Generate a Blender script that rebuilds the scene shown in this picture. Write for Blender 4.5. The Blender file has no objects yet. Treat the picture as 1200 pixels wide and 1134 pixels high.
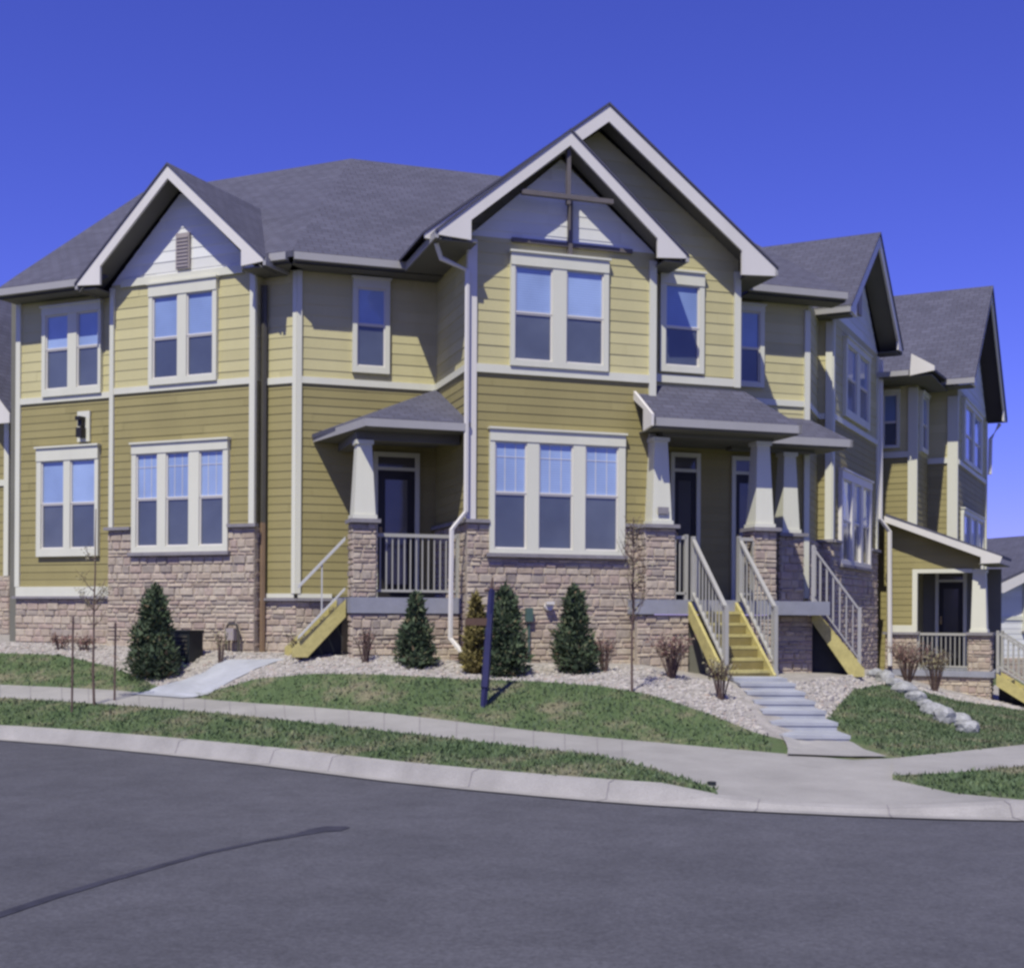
import bpy, bmesh, math, random
from mathutils import Vector, Matrix
from mathutils.bvhtree import BVHTree
R_ = math.radians
scene = bpy.context.scene
# ------------------------------------------------------------------ camera
cd = bpy.data.cameras.new("camera"); cam = bpy.data.objects.new("camera", cd)
scene.collection.objects.link(cam); scene.camera = cam
cd.sensor_width = 36.0; cd.lens = 45.0; cd.shift_y = 0.1275
cd.clip_start = 0.1; cd.clip_end = 5000
ROLL = 0.006
cam.matrix_world = Matrix.Rotation(math.pi/2, 4, 'X') @ Matrix.Rotation(ROLL, 4, 'Z')
# ------------------------------------------------------------------ sky, sun, exposure
SUN_AZ, SUN_EL = 19.0, 56.0      # azimuth to the left of straight-behind the camera
w = bpy.data.worlds.new("World"); scene.world = w; w.use_nodes = True
nt = w.node_tree; nt.nodes.clear()
sky = nt.nodes.new('ShaderNodeTexSky'); sky.sky_type = 'NISHITA'; sky.sun_disc = False
sky.sun_elevation = R_(SUN_EL); sky.altitude = 300; sky.air_density = 1.0; sky.dust_density = 0.0; sky.ozone_density = 3.0
sdir = Vector((-math.sin(R_(SUN_AZ))*math.cos(R_(SUN_EL)), -math.cos(R_(SUN_AZ))*math.cos(R_(SUN_EL)), math.sin(R_(SUN_EL))))
sky.sun_rotation = math.atan2(sdir.x, sdir.y)
tint = nt.nodes.new('ShaderNodeMix'); tint.data_type = 'RGBA'; tint.blend_type = 'MULTIPLY'; tint.inputs[0].default_value = 1
tint.inputs[7].default_value = (0.90, 0.80, 2.40, 1)
bg = nt.nodes.new('ShaderNodeBackground'); bg.inputs[1].default_value = 0.063
out = nt.nodes.new('ShaderNodeOutputWorld')
nt.links.new(sky.outputs[0], tint.inputs[6]); nt.links.new(tint.outputs[2], bg.inputs[0]); nt.links.new(bg.outputs[0], out.inputs[0])
sd = bpy.data.lights.new("sun", 'SUN'); sd.energy = 4.9; sd.angle = R_(0.6); sd.color = (1.0, 0.97, 0.86)
sun = bpy.data.objects.new("sun", sd); scene.collection.objects.link(sun)
sun.rotation_euler = sdir.to_track_quat('Z', 'Y').to_euler()
scene.view_settings.view_transform = 'Standard'; scene.view_settings.look = 'None'
scene.view_settings.exposure = 0.0; scene.view_settings.gamma = 1.0
scene.cycles.pixel_filter_type = 'BLACKMAN_HARRIS'; scene.cycles.filter_width = 2.8

# ------------------------------------------------------------------ materials
def newmat(name):
    m = bpy.data.materials.new(name); m.use_nodes = True
    nt = m.node_tree; b = nt.nodes['Principled BSDF']; return m, nt, b
def N(nt, t, **kw):
    n = nt.nodes.new(t)
    for k, v in kw.items(): setattr(n, k, v)
    return n
def lk(nt, a, b): nt.links.new(a, b)
def noise(nt, scale, detail=4, rough=0.55, vec=None, coord='Object'):
    n = N(nt, 'ShaderNodeTexNoise'); n.inputs['Scale'].default_value = scale; n.inputs['Detail'].default_value = detail; n.inputs['Roughness'].default_value = rough
    if vec is None:
        tc = N(nt, 'ShaderNodeTexCoord'); vec = tc.outputs[coord]
    lk(nt, vec, n.inputs['Vector']); return n
def ramp(nt, fac, stops):
    r = N(nt, 'ShaderNodeValToRGB'); e = r.color_ramp.elements
    while len(e) < len(stops): e.new(0.5)
    for i, (p, c) in enumerate(stops): e[i].position = p; e[i].color = (*c, 1)
    lk(nt, fac, r.inputs[0]); return r
def mul(c, k): return tuple(x*k for x in c)
def mottled(name, col, var=0.12, scale=3.0, rough=0.7, bump=0.0, bscale=60, spec=0.3, streak=False, fine=0.0, boards=False):
    """a colour broken up by two scales of noise (weathering), optional bump"""
    m, nt, b = newmat(name)
    tc = N(nt, 'ShaderNodeTexCoord'); vec = tc.outputs['Object']
    if streak:
        mp = N(nt, 'ShaderNodeMapping'); mp.inputs['Scale'].default_value = (1, 1, 0.18); lk(nt, vec, mp.inputs[0]); v2 = mp.outputs[0]
    else: v2 = vec
    n1 = noise(nt, scale, 5, 0.6, v2)
    r = ramp(nt, n1.outputs[0], [(0.3, mul(col, 1-var)), (0.7, mul(col, 1+var))])
    src = r.outputs[0]
    if fine > 0:
        n2 = noise(nt, bscale, 3, 0.7, vec)
        r2 = ramp(nt, n2.outputs[0], [(0.35, (1-fine,)*3), (0.65, (1+fine,)*3)])
        mx = N(nt, 'ShaderNodeMix', data_type='RGBA', blend_type='MULTIPLY'); mx.inputs[0].default_value = 1
        lk(nt, src, mx.inputs[6]); lk(nt, r2.outputs[0], mx.inputs[7]); src = mx.outputs[2]
    if boards:
        at = N(nt, 'ShaderNodeAttribute'); at.attribute_name = 'board'; rb = ramp(nt, at.outputs['Fac'], [(0.0, (0.93, 0.925, 0.91)), (1.0, (1.06, 1.06, 1.07))])
        mx = N(nt, 'ShaderNodeMix', data_type='RGBA', blend_type='MULTIPLY'); mx.inputs[0].default_value = 1
        lk(nt, src, mx.inputs[6]); lk(nt, rb.outputs[0], mx.inputs[7]); src = mx.outputs[2]
    lk(nt, src, b.inputs['Base Color'])
    b.inputs['Roughness'].default_value = rough; b.inputs['Specular IOR Level'].default_value = spec
    if bump > 0:
        n3 = noise(nt, bscale, 4, 0.7, vec); bp = N(nt, 'ShaderNodeBump'); bp.inputs['Strength'].default_value = bump; bp.inputs['Distance'].default_value = 0.02
        lk(nt, n3.outputs[0], bp.inputs['Height']); lk(nt, bp.outputs[0], b.inputs['Normal'])
    return m
M = {}
M['sid_up'] = mottled('pale_yellow_siding', (0.49, 0.445, 0.225), 0.06, 1.2, 0.65, 0.15, 90, 0.3, True, 0.04, True)
M['sid_lo'] = mottled('olive_tan_siding', (0.285, 0.245, 0.10), 0.08, 1.2, 0.65, 0.15, 90, 0.3, True, 0.05, True)
M['trim'] = mottled('cream_trim', (0.62, 0.61, 0.48), 0.05, 2, 0.5, 0.05, 80, 0.35, True)
M['white'] = mottled('white_paint', (0.64, 0.61, 0.54), 0.04, 2, 0.45, 0.0, 80, 0.35, True)
M['wsid'] = mottled('white_siding', (0.68, 0.68, 0.62), 0.03, 2, 0.55, 0.0, 80, 0.3, True, 0.02, True)
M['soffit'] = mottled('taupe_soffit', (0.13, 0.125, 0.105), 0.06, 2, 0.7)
M['timber'] = mottled('brown_timber', (0.13, 0.115, 0.11), 0.15, 5, 0.7)
M['gutter'] = mottled('grey_gutter', (0.34, 0.33, 0.31), 0.05, 2, 0.4)
M['bronze'] = mottled('dark_bronze', (0.075, 0.07, 0.055), 0.1, 3, 0.45)
M['copper'] = mottled('brown_pipe', (0.20, 0.135, 0.08), 0.12, 3, 0.55)
M['cap'] = mottled('stone_cap', (0.24, 0.225, 0.225), 0.12, 6, 0.85, 0.4, 70, 0.2, fine=0.1)
M['slab'] = mottled('porch_slab', (0.26, 0.265, 0.29), 0.1, 4, 0.85, 0.2, 60, 0.2, fine=0.06)
M['louver'] = mottled('taupe_louver', (0.33, 0.29, 0.27), 0.05, 3, 0.6)
M['door'] = mottled('dark_door', (0.022, 0.020, 0.016), 0.15, 3, 0.4)
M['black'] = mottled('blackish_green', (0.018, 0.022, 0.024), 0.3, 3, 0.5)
M['wood'] = mottled('new_yellow_lumber', (0.44, 0.385, 0.15), 0.16, 7, 0.75, 0.2, 26, 0.2, fine=0.07)
M['rail'] = mottled('grey_white_rail', (0.36, 0.35, 0.30), 0.05, 3, 0.5)
M['rail_l'] = mottled('white_rail', (0.50, 0.50, 0.46), 0.04, 3, 0.5)
M['navy'] = mottled('navy_paint', (0.030, 0.030, 0.085), 0.15, 6, 0.5)
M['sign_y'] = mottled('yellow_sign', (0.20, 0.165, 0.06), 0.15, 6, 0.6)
M['sign_b'] = mottled('brown_band', (0.10, 0.06, 0.04), 0.15, 6, 0.6)
M['green'] = mottled('green_box', (0.07, 0.12, 0.10), 0.1, 6, 0.6)
M['bark'] = mottled('bark', (0.13, 0.09, 0.075), 0.3, 20, 0.9, 0.5, 50, 0.1)
M['boulder'] = mottled('pale_limestone', (0.30, 0.30, 0.285), 0.35, 6, 0.9, 0.6, 25, 0.15, fine=0.12)
M['brass'] = mottled('brass', (0.35, 0.25, 0.1), 0.1, 8, 0.35)
M['tar'] = mottled('tar_seal', (0.036, 0.036, 0.05), 0.3, 6, 0.75, 0.2, 60, 0.3)
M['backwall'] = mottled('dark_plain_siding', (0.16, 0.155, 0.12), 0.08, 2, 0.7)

# glass panes (blind or insect screen seen behind clear glass)
def pane_mat(name, col, var, rough=0.06, slat=0.0):
    m, nt, b = newmat(name)
    tc = N(nt, 'ShaderNodeTexCoord')
    n1 = noise(nt, 1.6, 3, 0.5, tc.outputs['Object'])
    r = ramp(nt, n1.outputs[0], [(0.3, mul(col, 1-var)), (0.7, mul(col, 1+var))])
    src = r.outputs[0]
    if slat:
        wv = N(nt, 'ShaderNodeTexWave', wave_type='BANDS', bands_direction='Z'); wv.inputs['Scale'].default_value = 9.0; wv.inputs['Distortion'].default_value = 0.3
        lk(nt, tc.outputs['Object'], wv.inputs['Vector'])
        r2 = ramp(nt, wv.outputs[0], [(0.0, (1-slat,)*3), (1.0, (1.0,)*3)])
        mx = N(nt, 'ShaderNodeMix', data_type='RGBA', blend_type='MULTIPLY'); mx.inputs[0].default_value = 1
        lk(nt, src, mx.inputs[6]); lk(nt, r2.outputs[0], mx.inputs[7]); src = mx.outputs[2]
    oi = N(nt, 'ShaderNodeObjectInfo'); ro = ramp(nt, oi.outputs['Random'], [(0.0, (0.72, 0.76, 0.82)), (1.0, (1.22, 1.2, 1.12))])
    mo = N(nt, 'ShaderNodeMix', data_type='RGBA', blend_type='MULTIPLY'); mo.inputs[0].default_value = 1
    lk(nt, src, mo.inputs[6]); lk(nt, ro.outputs[0], mo.inputs[7]); src = mo.outputs[2]
    lk(nt, src, b.inputs['Base Color']); b.inputs['Roughness'].default_value = 0.5
    b.inputs['Coat Weight'].default_value = 1.0; b.inputs['Coat Roughness'].default_value = rough; b.inputs['Coat IOR'].default_value = 1.6
    n3 = noise(nt, 2.5, 1, 0.4, tc.outputs['Object']); bp = N(nt, 'ShaderNodeBump'); bp.inputs['Strength'].default_value = 0.12; bp.inputs['Distance'].default_value = 0.03
    lk(nt, n3.outputs[0], bp.inputs['Height']); lk(nt, bp.outputs[0], b.inputs['Coat Normal'])
    return m
M['blind'] = pane_mat('pale_blue_blind_glass', (0.29, 0.385, 0.60), 0.12, 0.05, 0.25)
M['screen'] = pane_mat('screened_glass', (0.075, 0.088, 0.112), 0.2, 0.12)
M['doorglass'] = pane_mat('door_glass', (0.06, 0.055, 0.045), 0.2, 0.08)

# roof shingles: UV in metres
def shingle():
    m, nt, b = newmat('asphalt_shingles')
    tc = N(nt, 'ShaderNodeTexCoord')
    br = N(nt, 'ShaderNodeTexBrick'); br.inputs['Scale'].default_value = 1.0
    br.inputs['Brick Width'].default_value = 0.22; br.inputs['Row Height'].default_value = 0.13; br.inputs['Mortar Size'].default_value = 0.008; br.offset = 0.5
    br.inputs['Color1'].default_value = (0.076, 0.076, 0.102, 1); br.inputs['Color2'].default_value = (0.096, 0.096, 0.128, 1); br.inputs['Mortar'].default_value = (0.06, 0.055, 0.07, 1); br.inputs['Bias'].default_value = 0.0
    lk(nt, tc.outputs['UV'], br.inputs['Vector'])
    n1 = noise(nt, 0.9, 5, 0.6, tc.outputs['UV']); r1 = ramp(nt, n1.outputs[0], [(0.3, (0.88,)*3), (0.7, (1.12,)*3)])
    n2 = noise(nt, 45, 3, 0.7, tc.outputs['UV']); r2 = ramp(nt, n2.outputs[0], [(0.3, (0.75,)*3), (0.7, (1.25,)*3)])
    m1 = N(nt, 'ShaderNodeMix', data_type='RGBA', blend_type='MULTIPLY'); m1.inputs[0].default_value = 1
    m2 = N(nt, 'ShaderNodeMix', data_type='RGBA', blend_type='MULTIPLY'); m2.inputs[0].default_value = 1
    lk(nt, br.outputs['Color'], m1.inputs[6]); lk(nt, r1.outputs[0], m1.inputs[7]); lk(nt, m1.outputs[2], m2.inputs[6]); lk(nt, r2.outputs[0], m2.inputs[7])
    lk(nt, m2.outputs[2], b.inputs['Base Color']); b.inputs['Roughness'].default_value = 0.85; b.inputs['Specular IOR Level'].default_value = 0.25
    bp = N(nt, 'ShaderNodeBump'); bp.inputs['Strength'].default_value = 0.6; bp.inputs['Distance'].default_value = 0.01; bp.invert = True
    lk(nt, br.outputs['Fac'], bp.inputs['Height']); lk(nt, bp.outputs[0], b.inputs['Normal'])
    return m
M['shingle'] = shingle()

def stone_mat():
    m, nt, b = newmat('ashlar_stone')
    at = N(nt, 'ShaderNodeAttribute'); at.attribute_name = 'stone'
    r = ramp(nt, at.outputs['Fac'], [(0.0, (0.34, 0.27, 0.205)), (0.25, (0.47, 0.40, 0.30)), (0.5, (0.40, 0.31, 0.25)), (0.75, (0.49, 0.42, 0.315)), (1.0, (0.29, 0.245, 0.205))])
    n1 = noise(nt, 16, 5, 0.65); r1 = ramp(nt, n1.outputs[0], [(0.3, (0.78,)*3), (0.7, (1.15,)*3)])
    mx = N(nt, 'ShaderNodeMix', data_type='RGBA', blend_type='MULTIPLY'); mx.inputs[0].default_value = 1
    lk(nt, r.outputs[0], mx.inputs[6]); lk(nt, r1.outputs[0], mx.inputs[7]); lk(nt, mx.outputs[2], b.inputs['Base Color'])
    b.inputs['Roughness'].default_value = 0.9; b.inputs['Specular IOR Level'].default_value = 0.15
    n2 = noise(nt, 40, 4, 0.7); bp = N(nt, 'ShaderNodeBump'); bp.inputs['Strength'].default_value = 0.6; bp.inputs['Distance'].default_value = 0.012
    lk(nt, n2.outputs[0], bp.inputs['Height']); lk(nt, bp.outputs[0], b.inputs['Normal'])
    return m
M['stone'] = stone_mat()
M['mortar'] = mottled('mortar', (0.40, 0.345, 0.275), 0.1, 8, 0.95, 0.4, 60, 0.1)

def ground_mats():
    # asphalt
    m, nt, b = newmat('asphalt'); tc = N(nt, 'ShaderNodeTexCoord')
    n1 = noise(nt, 0.35, 6, 0.6, tc.outputs['Object']); r1 = ramp(nt, n1.outputs[0], [(0.3, (0.074, 0.074, 0.084)), (0.7, (0.094, 0.093, 0.104))])
    n2 = noise(nt, 34, 4, 0.85, tc.outputs['Object']); r2 = ramp(nt, n2.outputs[0], [(0.3, (0.68,)*3), (0.7, (1.36,)*3)])
    n4 = noise(nt, 2.2, 5, 0.7, tc.outputs['Object']); r4 = ramp(nt, n4.outputs[0], [(0.35, (0.88,)*3), (0.65, (1.10,)*3)])
    a = N(nt, 'ShaderNodeMix', data_type='RGBA', blend_type='MULTIPLY'); a.inputs[0].default_value = 1
    c = N(nt, 'ShaderNodeMix', data_type='RGBA', blend_type='MULTIPLY'); c.inputs[0].default_value = 1
    lk(nt, r1.outputs[0], a.inputs[6]); lk(nt, r2.outputs[0], a.inputs[7]); lk(nt, a.outputs[2], c.inputs[6]); lk(nt, r4.outputs[0], c.inputs[7]); lk(nt, c.outputs[2], b.inputs['Base Color'])
    b.inputs['Roughness'].default_value = 0.9; b.inputs['Specular IOR Level'].default_value = 0.2
    n3 = noise(nt, 90, 3, 0.8, tc.outputs['Object']); bp = N(nt, 'ShaderNodeBump'); bp.inputs['Strength'].default_value = 0.5; bp.inputs['Distance'].default_value = 0.01
    lk(nt, n3.outputs[0], bp.inputs['Height']); lk(nt, bp.outputs[0], b.inputs['Normal']); M['asphalt'] = m
    # lawn base
    m, nt, b = newmat('lawn_soil'); tc = N(nt, 'ShaderNodeTexCoord')
    n1 = noise(nt, 1.3, 6, 0.7, tc.outputs['Object'])
    r1 = ramp(nt, n1.outputs[0], [(0.30, (0.065, 0.10, 0.045)), (0.50, (0.09, 0.125, 0.055)), (0.64, (0.19, 0.175, 0.11))])
    n2 = noise(nt, 40, 4, 0.8, tc.outputs['Object']); r2 = ramp(nt, n2.outputs[0], [(0.3, (0.6,)*3), (0.7, (1.3,)*3)])
    a = N(nt, 'ShaderNodeMix', data_type='RGBA', blend_type='MULTIPLY'); a.inputs[0].default_value = 1
    lk(nt, r1.outputs[0], a.inputs[6]); lk(nt, r2.outputs[0], a.inputs[7]); lk(nt, a.outputs[2], b.inputs['Base Color']); b.inputs['Roughness'].default_value = 1; b.inputs['Specular IOR Level'].default_value = 0.05
    M['lawn'] = m
    # grass blades: patchy green / straw
    m, nt, b = newmat('grass_blade'); tc = N(nt, 'ShaderNodeTexCoord')
    n1 = noise(nt, 1.3, 6, 0.7, tc.outputs['Object'])
    r1 = ramp(nt, n1.outputs[0], [(0.34, (0.080, 0.122, 0.058)), (0.50, (0.105, 0.142, 0.074)), (0.64, (0.20, 0.19, 0.125))])
    at = N(nt, 'ShaderNodeAttribute'); at.attribute_name = 'blade'; r2 = ramp(nt, at.outputs['Fac'], [(0.0, (0.75,)*3), (0.9, (1.15,)*3), (1.0, (1.7, 1.5, 1.3))])
    a = N(nt, 'ShaderNodeMix', data_type='RGBA', blend_type='MULTIPLY'); a.inputs[0].default_value = 1
    lk(nt, r1.outputs[0], a.inputs[6]); lk(nt, r2.outputs[0], a.inputs[7]); lk(nt, a.outputs[2], b.inputs['Base Color']); b.inputs['Roughness'].default_value = 0.8; b.inputs['Specular IOR Level'].default_value = 0.15
    M['grass'] = m
ground_mats()
M['conc'] = mottled('pale_concrete', (0.30, 0.287, 0.26), 0.14, 1.4, 0.9, 0.3, 80, 0.2, fine=0.10)
M['curbc'] = mottled('curb_concrete', (0.315, 0.30, 0.275), 0.16, 2.0, 0.9, 0.3, 80, 0.2, fine=0.10)
M['bluec'] = mottled('new_bluish_concrete', (0.34, 0.35, 0.365), 0.16, 2.0, 0.85, 0.2, 80, 0.2, fine=0.05)
M['bed'] = mottled('bed_gravel', (0.33, 0.305, 0.27), 0.2, 6, 0.95, 0.5, 50, 0.1, fine=0.2)
def rock_mat():
    m, nt, b = newmat('river_rock'); at = N(nt, 'ShaderNodeAttribute'); at.attribute_name = 'blade'
    r = ramp(nt, at.outputs['Fac'], [(0.0, (0.25, 0.23, 0.20)), (0.4, (0.37, 0.34, 0.295)), (0.8, (0.44, 0.41, 0.36)), (1.0, (0.34, 0.27, 0.22))])
    lk(nt, r.outputs[0], b.inputs['Base Color']); b.inputs['Roughness'].default_value = 0.85; b.inputs['Specular IOR Level'].default_value = 0.2; return m
M['rock'] = rock_mat()
def leaf_mat(name, stops):
    m, nt, b = newmat(name); at = N(nt, 'ShaderNodeAttribute'); at.attribute_name = 'blade'
    r = ramp(nt, at.outputs['Fac'], stops); lk(nt, r.outputs[0], b.inputs['Base Color']); b.inputs['Roughness'].default_value = 0.7; b.inputs['Specular IOR Level'].default_value = 0.15; return m
M['yew'] = leaf_mat('conifer_leaf', [(0.0, (0.035, 0.052, 0.030)), (0.6, (0.065, 0.095, 0.050)), (0.92, (0.11, 0.135, 0.07)), (1.0, (0.19, 0.14, 0.08))])
M['burnt'] = leaf_mat('winter_burnt_leaf', [(0.0, (0.10, 0.085, 0.03)), (0.6, (0.19, 0.16, 0.05)), (1.0, (0.28, 0.23, 0.09))])
M['redleaf'] = leaf_mat('reddish_leaf', [(0.0, (0.14, 0.07, 0.06)), (0.6, (0.22, 0.13, 0.11)), (1.0, (0.28, 0.24, 0.16))])
M['bud'] = leaf_mat('spring_bud', [(0.0, (0.18, 0.15, 0.09)), (0.6, (0.26, 0.24, 0.13)), (1.0, (0.33, 0.30, 0.2))])

# ------------------------------------------------------------------ frames and builders
class Fr:
    """a vertical wall plane: s runs along it (left to right seen from the street), q is outward, z is up"""
    def __init__(s, x, y, deg):
        s.x = x; s.y = y; a = R_(deg); s.d = (math.cos(a), math.sin(a)); s.n = (math.sin(a), -math.cos(a)); s.deg = deg
    def P(s, a, q=0, z=0): return Vector((s.x+s.d[0]*a+s.n[0]*q, s.y+s.d[1]*a+s.n[1]*q, z))
    def at(s, a, q=0, deg=None):
        p = s.P(a, q); return Fr(p.x, p.y, s.deg if deg is None else deg)
def frame2(p, q):
    f = Fr(p[0], p[1], math.degrees(math.atan2(q[1]-p[1], q[0]-p[0]))); return f, math.hypot(q[0]-p[0], q[1]-p[1])
FA = Fr(-.634, 18.3, 18); FL = Fr(-3.27, 19.4, -24); FR = Fr(5.62, 22.6, 63)

class MB:
    def __init__(s): s.v = []; s.f = []; s.uv = {}; s.col = []; s.mi = []
    def face(s, pts, uv=None, col=None, mi=0):
        i = len(s.v); s.v += [Vector(p) for p in pts]; s.f.append(list(range(i, i+len(pts))))
        if uv: s.uv[len(s.f)-1] = uv
        s.col.append(col if col is not None else 0.0); s.mi.append(mi); return s
    def box(s, fr, s0, s1, q0, q1, z0, z1, col=None, mi=0):
        p = [fr.P(a, q, z) for z in (z0, z1) for a, q in ((s0, q0), (s1, q0), (s1, q1), (s0, q1))]
        i = len(s.v); s.v += p
        for f in ((0,1,2,3), (7,6,5,4), (4,5,1,0), (5,6,2,1), (6,7,3,2), (7,4,0,3)):
            s.f.append([i+k for k in f]); s.col.append(col or 0.0); s.mi.append(mi)
        return s
    def prism(s, fr, poly, q0, q1, mi=0):
        """polygon in (s,z) extruded from q0 to q1"""
        n = len(poly); i = len(s.v)
        s.v += [fr.P(a, q0, z) for a, z in poly] + [fr.P(a, q1, z) for a, z in poly]
        s.f.append([i+k for k in range(n)]); s.f.append([i+n+k for k in reversed(range(n))]); s.col += [0, 0]; s.mi += [mi, mi]
        for k in range(n):
            s.f.append([i+k, i+n+k, i+n+(k+1) % n, i+(k+1) % n]); s.col.append(0); s.mi.append(mi)
        return s
    def taper(s, fr, sc, qc, z0, z1, w0, w1):
        """square column tapering from half-width w0 to w1"""
        i = len(s.v)
        for z, h in ((z0, w0), (z1, w1)): s.v += [fr.P(sc+a*h, qc+b*h, z) for a, b in ((-1,-1), (1,-1), (1,1), (-1,1))]
        for f in ((0,1,2,3), (7,6,5,4), (4,5,1,0), (5,6,2,1), (6,7,3,2), (7,4,0,3)): s.f.append([i+k for k in f]); s.col.append(0); s.mi.append(0)
        return s
    def tube(s, pts, r, n=8, r1=None, col=0.0):
        pts = [Vector(p) for p in pts]; r1 = r if r1 is None else r1; rings = []
        for k, p in enumerate(pts):
            t = ((pts[min(k+1, len(pts)-1)]-pts[max(k-1, 0)])).normalized()
            up = Vector((0, 0, 1)) if abs(t.z) < 0.9 else Vector((1, 0, 0)); a = t.cross(up).normalized(); b = t.cross(a)
            rr = r+(r1-r)*k/max(1, len(pts)-1); i = len(s.v)
            s.v += [p+(a*math.cos(6.28318*j/n)+b*math.sin(6.28318*j/n))*rr for j in range(n)]; rings.append(i)
        for k in range(len(rings)-1):
            for j in range(n):
                s.f.append([rings[k]+j, rings[k]+(j+1) % n, rings[k+1]+(j+1) % n, rings[k+1]+j]); s.col.append(col); s.mi.append(0)
        s.f.append([rings[0]+j for j in range(n)]); s.f.append([rings[-1]+j for j in reversed(range(n))]); s.col += [col, col]; s.mi += [0, 0]
        return s
    def slab(s, pts, th, along=None):
        """flat roof plane, top face with UV in metres, thickness th downwards"""
        pts = [Vector(p) for p in pts]; n = len(pts)
        nor = (pts[1]-pts[0]).cross(pts[2]-pts[0]).normalized()
        if nor.z < 0: pts.reverse(); nor = -nor
        u = Vector((0, 0, 1)).cross(nor); u = u.normalized() if u.length > 1e-4 else Vector((1, 0, 0)); v = nor.cross(u)
        s.face(pts, [(p.dot(u), p.dot(v)) for p in pts])
        low = [p-Vector((0, 0, th)) for p in pts]; s.face(list(reversed(low)), [(0, 0)]*n)
        for k in range(n):
            s.face([pts[k], low[k], low[(k+1) % n], pts[(k+1) % n]], [(0, 0), (0, .1), (.1, .1), (.1, 0)])
        return s
    def build(s, name, mat, parent=None, smooth=False, attr=None, loc=None, normals=True):
        org = Vector((0, 0, 0))
        if loc is not None: org = Vector(loc)
        pw = Vector((0, 0, 0)); p = parent
        while p is not None: pw = pw+Vector(p.location); p = p.parent
        base = pw+org if parent else org
        me = bpy.data.meshes.new(name)
        me.from_pydata([tuple(v-base) for v in s.v], [], s.f)
        mats = mat if isinstance(mat, (list, tuple)) else [mat]
        for m_ in mats: me.materials.append(M[m_] if isinstance(m_, str) else m_)
        if len(mats) > 1: me.polygons.foreach_set('material_index', s.mi)
        if s.uv:
            l = me.uv_layers.new(name='UVMap')
            for fi, uvs in s.uv.items():
                for k, li in enumerate(me.polygons[fi].loop_indices): l.data[li].uv = uvs[k]
        if attr:
            at = me.attributes.new(attr, 'FLOAT', 'FACE'); at.data.foreach_set('value', s.col)
        if normals:
            bm = bmesh.new(); bm.from_mesh(me); bmesh.ops.recalc_face_normals(bm, faces=bm.faces); bm.to_mesh(me); bm.free()
        if smooth: me.polygons.foreach_set('use_smooth', [True]*len(me.polygons))
        o = bpy.data.objects.new(name, me); scene.collection.objects.link(o)
        if parent: o.parent = parent
        o.location = org
        return o
def thing(name, loc, label, cat, group=None):
    o = bpy.data.objects.new(name, None); scene.collection.objects.link(o); o.location = loc; o.empty_display_size = 0.3
    o['label'] = label; o['category'] = cat
    if group: o['group'] = group
    return o
def tag(o, label=None, cat=None, group=None, kind=None):
    for k, v in (('label', label), ('category', cat), ('group', group), ('kind', kind)):
        if v: o[k] = v
    return o

def clip(poly, z, keep_above):
    out = []
    for i in range(len(poly)):
        a, b = poly[i], poly[(i+1) % len(poly)]
        ia = (a[1] >= z) if keep_above else (a[1] <= z); ib = (b[1] >= z) if keep_above else (b[1] <= z)
        if ia: out.append(a)
        if ia != ib:
            t = (z-a[1])/(b[1]-a[1]); out.append((a[0]+t*(b[0]-a[0]), z))
    return out
rs = random.Random(5)
def siding(fr, q, poly, course, mat, parent, zref=0.0, name='siding', lap=0.0075, th=0.1):
    """clapboards: every course is a tilted board with a small butt edge; solid backing behind"""
    mb = MB(); zs = [p[1] for p in poly]; z = zref+math.floor((min(zs)-zref)/course)*course
    mb.prism(fr, poly, q-th, q-0.002)
    while z < max(zs):
        pl = clip(clip(poly, z, True), z+course, False)
        a_ = min(p[0] for p in poly)-rs.uniform(0, 2.0) if pl else 0; amax = max(p[0] for p in poly) if pl else 0
        while pl and a_ < amax:
            a2 = a_+rs.uniform(1.6, 3.0); sw = [(p[1], p[0]) for p in pl]; sw = clip(clip(sw, a_+.0015, True), a2-.0015, False); bd = [(p[1], p[0]) for p in sw]; a_ = a2
            if len(bd) < 3 or max(p[1] for p in bd)-min(p[1] for p in bd) < 0.003: continue
            jit = rs.uniform(-.0015, .0015); c = rs.random()
            mb.face([fr.P(a, q+jit+lap*(1-(zz-z)/course), zz) for a, zz in bd], col=c)
            lo = min(p[1] for p in bd); bot = [p for p in bd if abs(p[1]-lo) < 1e-5]
            if len(bot) >= 2:
                a0 = min(b[0] for b in bot); a1 = max(b[0] for b in bot); qq = q+jit+lap*(1-(lo-z)/course)
                mb.face([fr.P(a0, qq, lo), fr.P(a1, qq, lo), fr.P(a1, q-.001, lo), fr.P(a0, q-.001, lo)], col=c)
        z += course
    return mb.build(name, mat, parent, normals=False, attr='board')
def rect(a, b, c, d): return [(a, c), (b, c), (b, d), (a, d)]
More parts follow.
